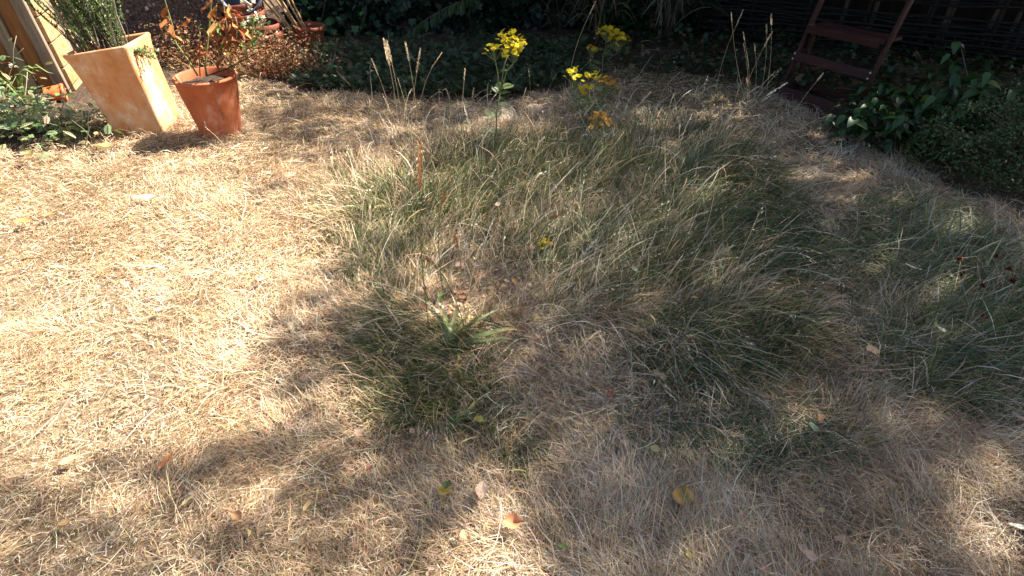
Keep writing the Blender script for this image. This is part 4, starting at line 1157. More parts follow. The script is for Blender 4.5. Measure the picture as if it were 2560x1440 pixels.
# ------------------------------------------------------------------ weeds by the left edge
def left_weeds():
    t0 = [((30, 335), .24, 420, "white flowered leafy weed at the left edge of the lawn"), ((-60, 260), .32, 300, "tall leafy weed cut by the left picture edge"), ((175, 345), .14, 160, "low leafy weed in front of the square pot")]
    for (pp, h, n, lab) in t0:
        c = G(*pp); c = Vector((c.x, c.y, bz(c.x, c.y)))
        t = thing("leafy_weed", c, lab, "weed")
        rx = .42 if h > .2 else .3
        def pos(n):
            x = RNG.normal(0, rx * .5, n); y = RNG.normal(0, .16, n)
            z = h * RNG.beta(1.5, 1.5, n) * (.5 + noise2(x, y, 5, 81)) + .02
            return np.stack([x, y, z], -1)
        leaf_mass("foliage", T_IVY, n // 3, pos, -.1, (.025, .06), [(.12, .18, .07), (.17, .23, .11), (.08, .13, .05), (.26, .22, .10)], M['leaf'], t, .8)
        leaf_mass("small_leaves", T_PIN, n, pos, .2, (.03, .08), [(.12, .18, .07), (.17, .23, .11), (.22, .27, .15), (.30, .25, .13), (.40, .33, .2)], M['leaf'], t, .8)
        for i in range(24):
            P = [Vector((random.gauss(0, rx * .4), random.gauss(0, .08), 0))]
            d = Vector((random.gauss(0, .5), random.gauss(-.1, .25), 1)).normalized()
            for q in range(5): d = (d + Vector((random.gauss(0, .12), random.gauss(0, .1), -.14))).normalized(); P.append(P[-1] + d * h * .32)
            MB().tube(P, [.004, .0035, .003, .0025, .002, .0015], 5).build("stem", M['dull'], t, smooth=True, col=(.20, .22, .10) if i % 3 else (.42, .34, .22))
        if h > .2:
            for i in range(9):
                p = np.array([random.gauss(0, .2), random.gauss(-.05, .1), h * random.uniform(.5, 1.05)])
                q = p + RNG.normal(0, .010, (10, 3))
                V, F, C = scatter(T_DIAMOND, rotmats(RNG.uniform(0, 6, 10), RNG.normal(.3, .4, 10), RNG.normal(0, .4, 10)), q, np.full(10, .014), lerp_cols(10, [(.74, .70, .64), (.66, .58, .5)], .06))
                add("flower", tri_mesh("flower", V, F, C), M['petal'], t)
    # long arching runner across the pot's foot
    a, b = G(45, 300), G(330, 325)
    t = thing("trailing_runner", on_ground(a), "long pale trailing runner stretching to the foot of the square pot", "weed")
    P = [Vector((q / 8 * (b.x - a.x), q / 8 * (b.y - a.y) - .12 * math.sin(q / 8 * 3.1), .14 + .07 * math.sin(q / 8 * 3.0) - .12 * q / 8)) for q in range(9)]
    MB().tube(P, .003, 5).build("stem", M['dull'], t, smooth=True, col=(.45, .42, .24))
    loc = np.array([tuple(P[i]) for i in (2, 3, 5, 6, 6, 7, 7)]) + RNG.normal(0, .01, (7, 3))
    V, F, C = scatter(T_IVY, rotmats(RNG.uniform(0, 6, 7), RNG.normal(-.5, .4, 7), RNG.normal(0, .4, 7)), loc, np.full(7, .05), lerp_cols(7, [(.16, .24, .08), (.30, .34, .16)], .1))
    add("leaves", tri_mesh("leaves", V, F, C), M['leaf'], t)
    # broad grass blades
    t = thing("grass_tuft", on_ground(G(70, 270)), "green broad bladed grass tuft behind the left weeds", "grass tuft")
    for i in range(9):
        a = random.uniform(-.6, 3.5); ln = random.uniform(.2, .36)
        P = [(math.cos(a) * ln * s ** 1.3, -.3 * abs(math.sin(a)) * ln * s, .30 * math.sin(s * 2.1) * random.uniform(.9, 1.1)) for s in (0, .15, .3, .45, .6, .75, .9, 1)]
        V, F = strap_leaf(P, .016, .4); MB().raw(V, F).build("blade", M['leaf'], t, smooth=True, col=(.20, .27, .09))
left_weeds()

# ------------------------------------------------------------------ ragwort
def flower_mesh(col, cc):
    V, F, C = [], [], []
    for k in range(12):
        a = k * math.pi / 6
        ca, sa = math.cos(a), math.sin(a)
        i = len(V); lift = random.uniform(-.15, .15); l = random.uniform(.85, 1.05)
        for r, w, z in ((.22, .06, .02), (.62, .115, .06 + lift * .4), (l, .03, lift)):
            V += [(r * ca - w * sa, r * sa + w * ca, z), (r * ca + w * sa, r * sa - w * ca, z)]; C += [col, col]
        F += [(i, i + 1, i + 3), (i, i + 3, i + 2), (i + 2, i + 3, i + 5), (i + 2, i + 5, i + 4)]
    i = len(V); V.append((0, 0, .2)); C.append(cc)
    for k in range(8): V.append((.3 * math.cos(k * .785), .3 * math.sin(k * .785), .06)); C.append(cc)
    for k in range(8): F.append((i, i + 1 + k, i + 1 + (k + 1) % 8))
    i = len(V); V.append((0, 0, -.45)); C.append((.14, .16, .05))
    for k in range(6): V.append((.24 * math.cos(k * 1.047), .24 * math.sin(k * 1.047), .03)); C.append((.14, .16, .05))
    for k in range(6): F.append((i, i + 1 + (k + 1) % 6, i + 1 + k))
    me = tri_mesh("flower_head", V, F, np.array(C)); me.materials.append(M['petal']); return me
FLM = {'bright': [flower_mesh((.80, .66, .03), (.64, .42, .02)) for _ in range(3)], 'gold': [flower_mesh((.66, .49, .02), (.46, .27, .02)) for _ in range(3)], 'old': [flower_mesh((.48, .24, .03), (.30, .13, .03)) for _ in range(3)]}
def ragwort(base, clusters, lab, nleaf=16, kind='bright', dback=0.0, fs=.0195):
    b = on_ground(G(*base)); d = b.y
    t = thing("ragwort", b, lab, "wildflower", "ragwort plants")
    root = Vector((0, 0, 0))
    cl = [(AT(px, py, d + dd) - b, r * 1.12, n, kd) for (px, py, dd, r, n, kd) in clusters]
    top = max(cl, key=lambda q: q[0].z)[0]
    fork = Vector((top.x * .55, top.y * .55, top.z * .58))
    st = [root, Vector((top.x * .2 + .01, top.y * .2, top.z * .2)), Vector((top.x * .38 - .005, top.y * .4, top.z * .4)), fork]
    MB().tube(st, [.005, .0048, .0042, .0038], 6).build("stem", M['leaf'], t, smooth=True, col=(.20, .24, .08))
    for (p, r, n, kd) in cl:
        f = fork.lerp(root, random.uniform(0, .25)) if p.z < top.z * .92 else fork
        MB().tube([f, f.lerp(p, .5) + Vector((0, 0, .01)), p - Vector((0, 0, r * .9))], [.0035, .003, .0025], 5).build("branch", M['leaf'], t, smooth=True, col=(.22, .25, .09))
        tw = MB()
        for i in range(n):
            a = random.uniform(0, 6.28); rr = r * math.sqrt(random.random())
            q = p + Vector((rr * math.cos(a), rr * math.sin(a), r * .55 * (1 - (rr / r) ** 2) + random.uniform(-.014, .014)))
            tw.tube([p - Vector((0, 0, r * .9)), p.lerp(q, .5) - Vector((0, 0, r * .4)), q], .0012, 4, False)
            o = add("flower_head", random.choice(FLM[kd]), None, t)
            s = fs * random.uniform(.8, 1.2); o.location = q; o.scale = (s, s, s)
            o.rotation_euler = (random.uniform(-.7, .7), random.uniform(-.7, .7), random.uniform(0, 6))
        tw.build("flower_stalks", M['leaf'], t, col=(.22, .26, .10))
    # ragged leaves along the stem
    path = [root] + st[1:] + [fork.lerp(top, .5)]
    for i in range(nleaf):
        s = random.uniform(.1, 1) * (len(path) - 1.01); k = int(s); p = path[k].lerp(path[k + 1], s - k)
        sz = random.uniform(.07, .125) * (1.15 - .6 * s / (len(path) - 1))
        V = np.array(T_PIN[0]); me_ = RAG[random.randrange(len(RAG))]
        o = add("leaf", me_, None, t); o.location = p; o.scale = (sz, sz, sz)
        o.rotation_euler = (random.uniform(-.1, .8), random.uniform(-.4, .4), random.uniform(0, 6.28))
RAG = []
for c_ in [(.17, .23, .085), (.22, .27, .12), (.12, .18, .06)]:
    V, F = T_pinnate(7, .36, .05, .35); me_ = tri_mesh("leaf", V, F, np.array([c_])); me_.materials.append(M['leaf']); RAG.append(me_)
ragwort((1228, 385), [(1273, 95, 0, .060, 16, 'bright'), (1292, 118, -.02, .070, 22, 'bright'), (1268, 116, .03, .055, 14, 'bright'), (1238, 128, 0, .055, 13, 'bright'), (1284, 132, -.03, .06, 12, 'bright')], "tall yellow ragwort in sunlight standing alone in front of the dark ground cover", 26)
ragwort((1500, 195), [(1520, 82, 0, .08, 18, 'gold'), (1545, 102, 0, .09, 22, 'gold'), (1530, 92, .05, .08, 12, 'gold')], "ragwort with the largest shaded yellow flower head below the strap leaves", 16, fs=.026)
ragwort((1475, 200), [(1478, 128, 0, .055, 14, 'gold')], "small ragwort left of the largest shaded yellow flower head", 8, fs=.021)
ragwort((1455, 300), [(1440, 190, 0, .075, 22, 'bright')], "ragwort with one flat bright yellow head left of the orange ones", 14)
ragwort((1480, 300), [(1466, 222, 0, .045, 10, 'gold'), (1457, 232, 0, .03, 6, 'gold')], "short ragwort with a small yellow head between taller ones", 10)
ragwort((1510, 310), [(1496, 192, 0, .055, 12, 'gold'), (1515, 208, 0, .06, 13, 'old'), (1528, 220, 0, .045, 9, 'old')], "ragwort with fading orange yellow heads right of the bright flat head", 14)
ragwort((1495, 390), [(1500, 298, 0, .055, 12, 'old'), (1488, 310, 0, .05, 8, 'old'), (1515, 312, 0, .045, 7, 'old')], "withering ragwort with orange brown heads above the long grass", 10)
ragwort((1350, 660), [(1356, 610, 0, .024, 7, 'gold'), (1372, 612, 0, .02, 5, 'old')], "tiny ragwort sprig with small orange flowers low in the long grass", 3, fs=.012)

# ------------------------------------------------------------------ grass stalks with seed heads
def spikelets(mb_pts, n, r, ln, cols):
    """a seed head round a path: arrays"""
    P = np.array([tuple(p) for p in mb_pts]); k = len(P) - 1
    s = RNG.uniform(0, k - .001, n); i = s.astype(int); f = (s - i)[:, None]
    loc = P[i] * (1 - f) + P[i + 1] * f
    d = P[i + 1] - P[i]
    env = np.sin(np.pi * np.clip(.12 + .85 * s / k, 0, 1))
    a = RNG.uniform(0, 6.28, n)
    yw = np.arctan2(-d[:, 0], d[:, 1]); pt = np.arctan2(d[:, 2], np.hypot(d[:, 0], d[:, 1]))
    Rm = rotmats(yw, pt, a) @ rotmats(np.zeros(n), np.full(n, .38), np.zeros(n))
    loc = loc + (Rm @ np.array([0, 0, 1.0])[:, None])[:, :, 0] * (r * env * RNG.uniform(.3, .9, n))[:, None]
    sz = ln * RNG.uniform(.7, 1.2, n)
    return scatter(T_DIAMOND, Rm, loc, np.stack([sz * .36, sz, sz], -1), lerp_cols(n, cols, .12))
PALE = [(.60, .50, .36), (.66, .57, .42), (.54, .43, .29)]
WHITE = [(.72, .68, .60), (.76, .73, .66)]
BROWN = [(.42, .20, .09), (.50, .27, .13), (.34, .15, .07)]
def stalk(base, tip, lab, hl=.09, hr=.007, cols=PALE, stem=(.50, .40, .24), sr=.0013, lean=0.0, name="grass_stalk", cat="grass stalk", grp="standing grass stalks", bow=.02, n=70, curl=0.0):
    b = on_ground(G(*base)); e = AT(tip[0], tip[1], b.y + lean) - b
    t = thing(name, b, lab, cat, grp)
    side = Vector((e.y, -e.x, 0)); side = side.normalized() if side.length > 1e-6 else Vector((1, 0, 0))
    side = Vector((1, 0, 0)) * (1 if e.x < 0 else -1)
    P = []
    for q in range(9):
        s = q / 8; P.append(e * s + side * bow * math.sin(s * math.pi) + Vector((curl * max(0, s - .7) ** 2 * 8, 0, -abs(curl) * max(0, s - .8) ** 2 * 6)))
    MB().tube(P, [sr * (1.25 - .5 * q / 8) for q in range(9)], 5).build("stem", M['dull'], t, smooth=True, col=stem)
    # head occupies the last hl of the stem
    L = e.length; h0 = max(0.0, 1 - hl / L)
    H = []
    for q in range(6):
        s = (h0 + (1 - h0) * q / 5) * 8; k = min(7, int(s)); H.append(P[k].lerp(P[k + 1], s - k))
    V, F, C = spikelets(H, n, hr * .7 * random.uniform(.8, 1.25), hr * 1.15 + .0035, cols)
    add("seed_head", tri_mesh("seed_head", V, F, C), M['dull'], t)
    return t
S = stalk
S((1000, 395), (960, 100), "tallest cream seed head left of the sunlit ragwort", .14, .010, n=130)
S((1012, 400), (967, 104), "grass stalk touching the tallest cream seed head on its right", .11, .008, n=90)
S((1045, 390), (1014, 108), "slim grass stalk second tallest left of the sunlit ragwort", .10, .007)
S((1030, 410), (1051, 122), "grass stalk with brown cream head right of the slim tall one", .13, .007)
S((1032, 420), (1088, 125), "thin grass stalk drooping to the right in front of the ground cover", .10, .004, n=36, bow=.03, curl=.05)
S((985, 330), (929, 148), "thin grass stalk leaning left at the front of the ground cover", .10, .005)
S((1000, 375), (957, 236), "short sunlit grass stalk left of the tall cream ones", .12, .006)
S((1008, 420), (950, 288), "pale bent grass stalk with a loose white head left of the tall ones", .13, .006, WHITE, n=50)
S((1030, 385), (994, 195), "bare thin grass stalk among the tall cream seed heads", .06, .002, n=16)
S((1165, 420), (1163, 172), "straight grass stalk with a small bent pale tip", .06, .006, n=40)
S((1178, 430), (1161, 266), "grass stalk with a shining white tip left of the ragwort", .10, .006, WHITE)
S((1183, 400), (1184, 222), "grass stalk with a ragged brown tip close to the ragwort", .06, .007, [(.46, .33, .2), (.52, .4, .26)], n=30)
S((1119, 275), (1115, 222), "short buff seed spike at the back edge of the lawn", .10, .007)
S((1309, 300), (1315, 222), "greyish seed spike right of the sunlit ragwort", .10, .006)
S((1378, 310), (1375, 250), "short bare upright stalk behind the long grass", .05, .003, n=14)
S((1420, 250), (1489, 4), "long thin grass stalk leaning right into the dark hedge", .09, .006, n=50, bow=.05)
S((1490, 345), (1625, 232), "thick pale seed head leaning right behind the long grass", .17, .009, n=130, lean=.05, bow=-.02)
S((1440, 335), (1484, 258), "fluffy cream seed head beside the withering ragwort", .10, .010, n=80)
S((1478, 335), (1512, 262), "white fluffy seed head above the withering ragwort", .08, .008, WHITE)
S((1785, 250), (1858, 25), "tall thin grass stalk with a pale head left of the step stool", .12, .006, bow=.03)
S((1868, 280), (1828, 34), "thin grass stalk bending left of the step stool", .05, .004, n=24, bow=-.02)
S((1910, 265), (1928, 38), "straight grass stalk with a plump tan head near the step stool", .07, .009)
S((1898, 250), (1916, 62), "grass stalk with a grey tan head near the step stool", .06, .007)
S((1850, 265), (1930, 80), "slanting grass stalk with a long tan head near the step stool", .10, .007)
S((1872, 275), (1858, 82), "grass stalk with a knobbly tan head left of the slanting one", .06, .006)
S((1866, 268), (1859, 110), "short grass stalk with a narrow tan head beside the step stool", .05, .005)
S((1882, 262), (1886, 110), "short grass stalk with a small plump head beside the step stool", .05, .005)
S((1860, 290), (1866, 196), "low grass stalk with a glowing orange cream tip", .04, .006, [(.60, .42, .25)])
S((1800, 330), (1966, 208), "white seed head reaching towards the foot of the step stool", .12, .008, WHITE, lean=-.05, n=90)
S((1845, 300), (1930, 238), "small white seed head just below the one reaching to the stool", .07, .006, WHITE, n=50)
S((1960, 330), (2056, 186), "grass stalk with a cream head in front of the step stool", .05, .008)
S((1815, 300), (1828, 264), "low cream seed head in the dappled light left of the stool", .06, .006)
S((2465, 640), (2488, 508), "pale double seed head standing at the right edge of the lawn", .16, .006, n=90)
S((2560, 690), (2538, 556), "pale drooping seed head cut by the right picture edge", .16, .006, n=70)
S((545, 350), (512, 306), "pale seed head in front of the round pot", .08, .006, WHITE, lean=-.1)
S((580, 400), (514, 318), "thin leaning stem below the pale seed head at the round pot", .03, .003, n=12, lean=-.12)
S((1000, 410), (1078, 352), "small nodding white seed head at the left of the long grass", .06, .005, WHITE, n=30, bow=.03)
S((1200, 440), (1222, 300), "thin whitish stalk in the left of the long grass", .05, .003, n=16)
S((1260, 620), (1330, 420), "thin buff stalk leaning right across the long grass", .08, .004, n=30)
S((1420, 560), (1560, 330), "long thin stalk crossing the long grass below the ragwort", .08, .003, n=24)
S((1530, 720), (1640, 580), "pale arching stalk in the middle of the long grass", .12, .005, WHITE, n=50, bow=-.03)
S((1700, 560), (1745, 440), "pale stalk with nodding tip in the bright green tuft", .07, .004, WHITE, n=30)
S((1280, 760), (1490, 600), "pale feathery seed head lying to the right over the long grass", .12, .006, WHITE, n=80, bow=-.04)
S((1660, 720), (1815, 610), "curved pale seed head at the right of the long grass", .10, .006, n=70, bow=-.03, curl=.04)
# canes of dead straw behind the red herbs
for i, (a, b_, c_) in enumerate([((735, 150), (725, 75), "leftmost bare straw stalk behind the rust red herbs"), ((750, 140), (742, 62), "bare straw stalk second from left behind the rust red herbs"), ((770, 140), (752, 22), "tallest bare straw stalk behind the rust red herbs"), ((772, 145), (760, 68), "bare straw stalk fourth from left behind the rust red herbs"), ((777, 138), (779, 70), "rightmost bare straw stalk behind the rust red herbs")]):
    S(a, b_, c_, .03, .002, [(.50, .31, .15)], (.52, .33, .16), .003, grp="bare straw stalks", n=8)

# ------------------------------------------------------------------ plantains and dead flower heads
def plantain_head(base, tip, lab, hl, n, bend=0.0):
    S(base, tip, lab, hl, .0095, BROWN, (.22, .22, .08), .0018, name="plantain_stalk", cat="plantain", grp="plantain stalks", n=n, bow=.015, curl=bend)
plantain_head((1075, 840), (1051, 352), "tall plantain stalk with a long rust brown spike", .17, 170)
plantain_head((1112, 760), (1102, 478), "plantain stalk with a short dark brown curled spike", .05, 60, .02)
plantain_head((1150, 730), (1136, 588), "low plantain stalk with a short brown spike", .06, 60)
plantain_head((1330, 640), (1392, 527), "plantain stalk with a hooked brown spike in the long grass", .05, 60, .05)
plantain_head((1170, 860), (1085, 645), "plantain stalk with a bent brown spike above the rosette", .05, 40, -.03)
def rosette(px, py, lab, leaves, cols):
    b = on_ground(G(px, py)); t = thing("plantain_rosette", b, lab, "plantain")
    for (ex, ey, z, w, c) in leaves:
        e = G(ex, ey) - b; P = []
        for q in range(8):
            s = q / 7; k = .85; P.append((e.x * s * k + .012 * math.sin(5 * s + w * 200), e.y * s * k + .010 * math.sin(4 * s + z * 90), .025 + .62 * z * math.sin(s * math.pi * .92) + .006 * math.sin(9 * s)))
        V, F = strap_leaf(P, w * .68, random.uniform(-1.4, 1.4))
        tipc = random.uniform(.55, .95); cc = []
        for i in range(len(V)):
            q = (i // 3) / 7; m = min(1, max(0, (q - tipc) / .2)); bl = random.uniform(.8, 1.2) * (1.18 if i % 3 == 1 else 1)
            cc.append(np.array(cols[c]) * bl * (1 - m) + np.array((.34, .24, .11)) * m)
        MB().raw(V, F).build("leaf", M['leaf'], t, smooth=True, col=np.array(cc))
PC = [(.07, .105, .025), (.125, .16, .04), (.26, .26, .11), (.11, .14, .05)]
rosette(1130, 890, "plantain rosette with long green leaves at the front of the long grass",
        [(1350, 850, .06, .030, 3), (1320, 880, .05, .026, 3), (1240, 800, .10, .026, 1), (1220, 830, .10, .024, 1), (1060, 790, .10, .026, 2), (1090, 800, .12, .024, 2), (1150, 790, .14, .026, 2), (1180, 810, .10, .022, 1), (960, 960, .05, .032, 0), (1000, 930, .06, .026, 0), (1010, 1000, .04, .022, 1), (1150, 960, .05, .024, 0), (1100, 830, .12, .034, 0), (1080, 900, .05, .03, 0), (1280, 790, .10, .02, 2), (1230, 900, .04, .02, 0)], PC)
rosette(1130, 1080, "small plantain with dark green leaves below the long grass", [(1160, 1050, .03, .03, 0), (1120, 1095, .02, .032, 0), (1200, 1010, .03, .022, 3), (1280, 1045, .02, .022, 3), (1170, 1020, .03, .02, 0)], PC)
rosette(2300, 800, "plantain with folded green leaves at right of the lawn", [(2290, 870, .04, .03, 3), (2350, 780, .05, .03, 0), (2345, 860, .04, .032, 2), (2320, 770, .05, .024, 0), (2380, 830, .03, .024, 1)], PC)
rosette(960, 760, "single dark plantain leaf pair left of the rust spike stalk", [(935, 725, .05, .03, 0), (985, 775, .03, .03, 0)], PC)
rosette(1110, 790, "upright bright plantain leaf by the brown leaf litter", [(1090, 745, .06, .022, 1), (1105, 760, .07, .02, 1)], PC)
def dead_heads():
    labs = ["topmost left", "topmost right", "far right upper", "far right lower", "middle", "lowest"]
    for i, (px, py, bx, by, s) in enumerate([(2398, 648, 2400, 720, .022), (2490, 642, 2480, 740, .02), (2522, 674, 2515, 760, .022), (2532, 704, 2530, 790, .024), (2455, 716, 2450, 790, .022), (2402, 690, 2405, 750, .016), (2455, 790, 2450, 840, .018), (2400, 815, 2400, 850, .014)]):
        L = ["rust brown dead flower head, upper left of the cluster at right edge", "rust brown dead flower head nearest the pale double seed head", "rust brown dead flower head at far right, upper of two", "rust brown dead flower head at far right, lower of two", "rust brown dead flower head in the middle of the cluster at right edge", "smaller rust brown head under the upper left one", "brown dead flower head low in the grass below the cluster", "tiny brown dead flower head, lowest left of the cluster"][i]
        b = on_ground(G(bx, by)); e = AT(px, py, b.y) - b
        t = thing("dead_flower", b, L, "flower", "dead flower heads")
        MB().tube([(0, 0, 0), e * .5 + Vector((.01, 0, 0)), e], .0016, 5).build("stem", M['dull'], t, col=(.28, .20, .10))
        n = 60; loc = np.array([tuple(e)] * n)
        V, F, C = scatter(T_DIAMOND, rotmats(RNG.uniform(0, 6.28, n), RNG.uniform(-.2, 1.5, n), RNG.normal(0, .5, n)), loc, np.stack([np.full(n, s * .25), np.full(n, s * .75), np.full(n, s * .75)], -1), lerp_cols(n, [(.13, .04, .022), (.09, .028, .018), (.18, .07, .04)], .2))
        add("flower_head", tri_mesh("flower_head", V, F, C), M['dull'], t)
dead_heads()

# ------------------------------------------------------------------ fallen leaves lying on the lawn
def fallen(px, py, size, cols, rot, lab, curl=.5, w=.6, z=.028, fold=.4, lobes=0.0, grp=None):
    b = on_ground(G(px, py), z + .010)
    ns, nw = 9, 7
    V, F, C = [], [], []
    seed = random.uniform(0, 9)
    cols = [tuple(np.array(q) * .86 + np.array((.42, .33, .22)) * .10) for q in cols]; size *= .92
    for i in range(ns + 1):
        q = i / ns
        hw = w * .5 * math.sin(math.pi * min(1.0, q ** .85) * .97 + .03) * (1 + lobes * math.sin(q * 19))
        for j in range(nw):
            s = j / (nw - 1) * 2 - 1
            zz = fold * abs(s) ** 1.4 * hw + curl * (q - .5) ** 2 + .035 * math.sin(9 * q + 5 * s + seed) + (.02 if j % 2 else 0) * (1 - abs(s))
            V.append((hw * s * size, (q - .5) * size, zz * size))
            m = .5 + .5 * math.sin(5 * q + 3 * s + seed); c = np.array(cols[0]) * (1 - m) + np.array(cols[-1]) * m
            if abs(s) < .1: c = c * .8
            C.append(c)
    for i in range(ns):
        for j in range(nw - 1): F.append((i * nw + j, i * nw + j + 1, (i + 1) * nw + j + 1, (i + 1) * nw + j))
    st = (0, -.5 * size, .05 * size)
    me = MB().raw(V, F)
    t = thing("fallen_leaf", b, lab, "leaf", grp)
    me.build("blade", M['dull'], t, smooth=True, col=np.array(C))
    MB().tube([(0, -.47 * size, curl * .2 * size), (.03 * size, -.62 * size, .1 * size), (.08 * size, -.78 * size, .02 * size)], [.0013, .001, .0008], 4).build("leaf_stalk", M['dull'], t, col=(.36, .24, .12))
    t.rotation_euler = (random.uniform(-.2, .2), random.uniform(-.25, .25), R(rot))
OR, TN, YL, GN, PK, BRN, OLV, GRY = (.62, .21, .08), (.58, .42, .28), (.60, .45, .10), (.07, .12, .03), (.60, .42, .31), (.34, .19, .09), (.33, .30, .11), (.40, .34, .28)
fallen(425, 1167, .062, [OR, (.66, .27, .09)], -25, "bright orange leaf in the sunlit straw at left", .3, .5)
fallen(1206, 1252, .075, [PK, (.66, .52, .40)], -8, "curled pale pinkish leaf standing near the lower centre", .5, .55, .03, .9)
fallen(1113, 1252, .05, [(.66, .50, .08), (.70, .42, .06)], 60, "yellow leaf under the dark green half leaf", .3, .7)
fallen(1122, 1246, .040, [GN, (.09, .14, .04)], -15, "dark green leaf scrap beside the yellow leaf", .2, .7, .045)
fallen(1282, 1330, .060, [(.66, .30, .14), (.60, .24, .10)], 80, "orange crumpled leaf in the bright patch at lower centre", .6, .8, .03, .7, .1)
fallen(1160, 1360, .036, [(.62, .30, .15), (.6, .36, .2)], 10, "small orange leaf left of the crumpled one", .5, .6)
fallen(1700, 1268, .075, [(.16, .15, .04), (.56, .30, .07)], -20, "round leaf, half olive and half orange, in the shade", .15, .85, .03, .15)
fallen(2170, 898, .062, [(.46, .29, .18), (.50, .34, .22)], -15, "round tan leaf lying right of the long grass", .2, .8, .035, .2)
fallen(1860, 890, .095, [GRY, (.33, .27, .22)], 35, "long grey withered leaf in the green long grass", .5, .45, .05, .6, .15)
fallen(2020, 1095, .040, [(.22, .33, .20), (.26, .36, .24)], 25, "pale green leaf scrap in the shaded straw", .1, .6, .04, .1)
fallen(1198, 1074, .042, [(.45, .40, .08), (.35, .33, .07)], 75, "yellow green leaf in front of the long grass", .2, .6, .03)
fallen(2000, 1412, .062, [PK, (.52, .38, .28)], 40, "pale brown leaf at the bottom right of the lawn", .6, .45, .03, .8, .1)
fallen(2092, 1372, .045, [(.50, .29, .17), (.46, .30, .2)], 70, "brown leaf above the pale one at the bottom right", .5, .6, .03, .6, .15)
fallen(370, 510, .14, [(.66, .60, .52), (.58, .52, .44)], -75, "large silvery dried leaf in the sun on the left", .4, .35, .03, .6, .12)
fallen(270, 388, .11, [OLV, (.42, .38, .16)], -80, "olive curled leaf in front of the square pot", .6, .65, .05, .9)
fallen(82, 410, .12, [(.36, .31, .12), (.46, .40, .18)], 60, "olive crumpled leaf at the left edge of the lawn", .6, .6, .05, .9, .1)
fallen(255, 360, .09, [(.44, .36, .15), OLV], 10, "small upright olive leaf behind the olive curled one", .7, .5, .06, .9)
fallen(10, 475, .08, [(.28, .20, .06), (.2, .15, .05)], 80, "brown leaf cut by the left picture edge", .4, .6)
fallen(70, 570, .09, [(.50, .28, .10), (.42, .22, .07)], -60, "orange brown leaf at far left in the sun", .5, .5, .03, .6)
fallen(135, 555, .08, [(.46, .34, .14), (.3, .2, .07)], -70, "tan leaf right of the orange brown one at far left", .5, .4, .03, .7)
fallen(180, 1160, .06, [(.58, .46, .26), (.54, .40, .20)], -60, "yellow tan leaf left of the bright orange one", .3, .45)
fallen(480, 1270, .042, [(.52, .40, .20), (.46, .36, .18)], -35, "narrow yellow leaf below the bright orange one", .3, .35)
fallen(775, 1285, .045, [(.46, .33, .14), (.42, .30, .14)], -15, "narrow golden leaf in the lower left shade", .3, .35)
fallen(605, 1315, .042, [(.50, .29, .14), (.42, .22, .1)], 60, "brown crumpled leaf in the lower left lawn", .7, .7, .03, .8)
fallen(172, 1315, .045, [(.52, .30, .11), (.56, .36, .15)], -70, "orange tan leaf at lower left", .4, .4)
fallen(490, 755, .035, [(.60, .47, .20), (.56, .43, .18)], -85, "small yellow leaf sliver in the sunlit lawn", .2, .35)
fallen(405, 795, .035, [(.58, .34, .22), (.6, .4, .28)], -75, "small salmon leaf in the sunlit lawn", .2, .6)
fallen(660, 720, .040, [(.72, .68, .60), (.66, .60, .52)], -20, "white leaf scrap at the edge of the tree shade", .3, .5)
fallen(858, 885, .045, [(.50, .28, .16), (.56, .38, .25)], 10, "tan leaf standing in the grass left of the plantain", .6, .5, .04, .8)
fallen(968, 785, .060, [(.42, .27, .19), (.46, .33, .25)], 20, "brown leaf caught in the grass left of the plantain rosette", .6, .5, .05, .8)
fallen(895, 835, .040, [BRN, (.42, .26, .14)], 40, "dark brown leaf scrap left of the long grass", .5, .6)
fallen(1640, 970, .060, [(.46, .30, .20), (.40, .25, .16)], 50, "brown curled leaf on the grey straw in the centre right", .7, .6, .05, .8, .12)
fallen(1520, 1012, .034, [(.34, .09, .05), (.3, .08, .05)], 10, "dark red leaf scrap on the grey straw", .4, .6, .045)
fallen(1630, 1148, .040, [(.42, .40, .18), (.38, .36, .15)], 70, "olive yellow leaf in the shaded straw", .2, .6, .04)
fallen(1405, 1385, .028, [(.10, .17, .05), (.09, .15, .04)], 80, "small green leaf at the bottom centre", .2, .6, .03)
fallen(1715, 1412, .034, [(.36, .30, .08), (.30, .26, .07)], 0, "olive leaf at the bottom edge right of centre", .3, .6)
fallen(2040, 1298, .030, [(.44, .36, .17), (.40, .34, .16)], -70, "small yellow leaf in the lower right shade", .2, .5)
fallen(2540, 1058, .060, [(.56, .46, .36), (.48, .38, .28)], 45, "pale dried leaf at the right edge of the shade", .6, .4, .03, .8)
fallen(2336, 850, .045, [(.52, .55, .44), (.46, .50, .36)], 30, "silvery leaf lit by a sun fleck at right", .4, .5, .05)
fallen(1727, 785, .030, [(.55, .32, .07), (.5, .28, .06)], -80, "small orange yellow leaf in the green long grass", .3, .5, .09)
fallen(1247, 575, .040, [(.52, .36, .26), (.60, .46, .36)], -80, "pinkish tan leaf hanging in the long grass", .5, .7, .14)
fallen(1580, 712, .036, [(.34, .42, .24), (.30, .38, .2)], 30, "pale green leaf in the long grass", .2, .7, .08)
fallen(2110, 740, .060, [(.26, .16, .09), (.22, .14, .08)], 80, "dark brown leaf between the long grass patches", .3, .4, .04)
fallen(930, 1195, .030, [(.28, .08, .06), (.32, .11, .08)], -35, "dark red leaf scrap at lower centre left", .4, .6)
fallen(1035, 1105, .036, [(.44, .26, .16), (.5, .34, .24)], 20, "brown leaf in the shade below the plantain", .5, .6)
fallen(905, 1110, .042, [(.46, .27, .16), (.52, .36, .24)], 60, "tan leaf in the dappled grass below left of the plantain", .6, .7)
fallen(1060, 805, .050, [(.50, .26, .14), (.44, .22, .12)], 30, "orange brown leaf in the litter by the plantain", .6, .7, .05, .7)
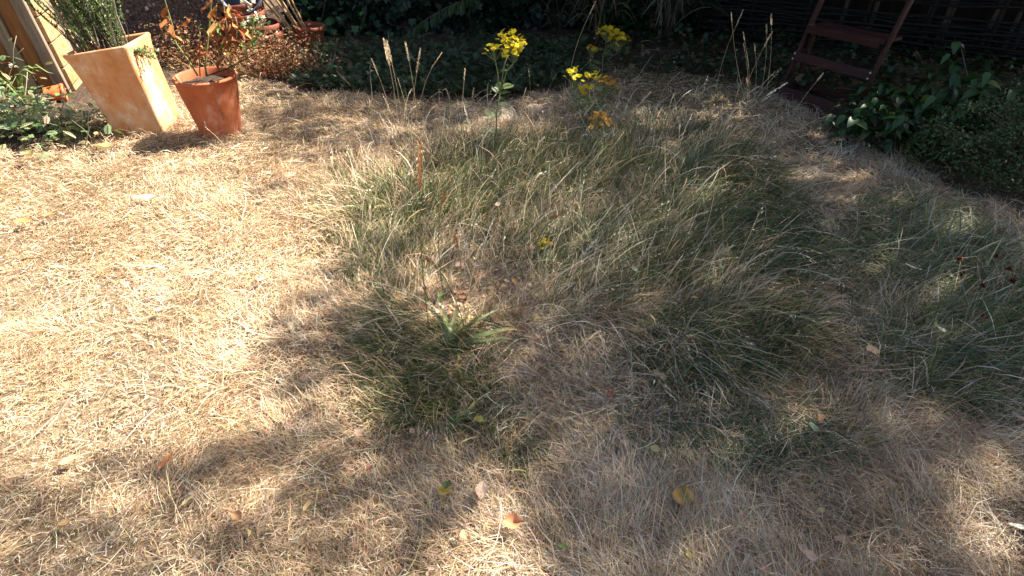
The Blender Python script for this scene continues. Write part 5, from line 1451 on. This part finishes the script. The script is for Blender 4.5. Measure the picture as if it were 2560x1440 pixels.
fallen(1150, 690, .060, [(.40, .26, .20), (.46, .32, .26)], -50, "mauve brown curled leaf in the litter behind the plantain", .7, .6, .04, .9)
fallen(1195, 690, .055, [(.44, .30, .24), (.5, .36, .3)], 70, "pale mauve leaf right of the other one in the litter", .7, .5, .04, .9)
fallen(1285, 745, .036, [(.60, .32, .10), (.55, .28, .1)], 0, "small bright orange leaf in the leaning straw", .5, .6, .07)
fallen(1330, 665, .050, [(.40, .22, .13), (.34, .18, .1)], -70, "brown leaf tip under the leaning straw", .5, .4, .08)

def feather():
    b = on_ground(G(2272, 692), .04); t = thing("white_feather", b, "small white feather lying in the shaded grass at right", "feather")
    V, F = [], []
    for i in range(10):
        q = i / 9; w = .011 * math.sin(math.pi * (.1 + .85 * q))
        V += [(-w, q * .07 - .035, .004 + .01 * q * q), (0, q * .07 - .035, .006 + .01 * q * q), (w, q * .07 - .035, .003 + .012 * q * q)]
    for i in range(9): F += [(i * 3, i * 3 + 1, i * 3 + 4, i * 3 + 3), (i * 3 + 1, i * 3 + 2, i * 3 + 5, i * 3 + 4)]
    MB().raw(V, F).build("vane", M['petal'], t, smooth=True, col=(.72, .72, .74))
    MB().tube([(0, -.05, .004), (0, 0, .01), (0, .035, .018)], [.0009, .0007, .0004], 4).build("quill", M['petal'], t, col=(.75, .73, .68))
    t.rotation_euler = (0, .2, R(60))
feather()
fallen(2534, 1327, .045, [(.66, .66, .60), (.58, .58, .5)], 60, "small whitish leaf touching the dark shoe at the right edge", .3, .45, .03, .3)
def shoe():
    b = on_ground(G(2655, 1335)); t = thing("dark_shoe", b, "tip of a dark navy ribbed shoe at the right picture edge", "shoe", rotz=R(115))
    def outline(k, z, s=1.0): return [(.048 * s * (1 + .15 * math.sin(a)) * math.cos(a), .13 * s * math.sin(a), z) for a in [2 * math.pi * i / 28 for i in range(28)]]
    for nm, zz, mm in (("sole", [(0, 1.0), (.006, 1.03), (.022, 1.03), (.026, .98)], 'wire'), ("upper", [(.026, .97), (.04, .98), (.055, .93), (.068, .80), (.078, .6), (.08, .42)], 'navy')):
        V = []; F = []
        for z, s in zz: V += outline(0, z, s)
        for i in range(len(zz) - 1):
            for k in range(28): F.append((i * 28 + k, i * 28 + (k + 1) % 28, (i + 1) * 28 + (k + 1) % 28, (i + 1) * 28 + k))
        F.append(tuple((len(zz) - 1) * 28 + k for k in range(28)))
        MB().raw(V, F).build(nm, M[mm], t, smooth=True)
    for i in range(9):
        y = .115 - i * .010; hw = .048 * math.sqrt(max(0, 1 - (y / .13) ** 2)) * 1.1
        MB().tube([(-hw, y, .028), (-hw * .8, y, .055), (-hw * .3, y, .074), (hw * .3, y, .074), (hw * .8, y, .055), (hw, y, .028)], .0022, 5).build("rib", M['navy'], t, smooth=True)
shoe()
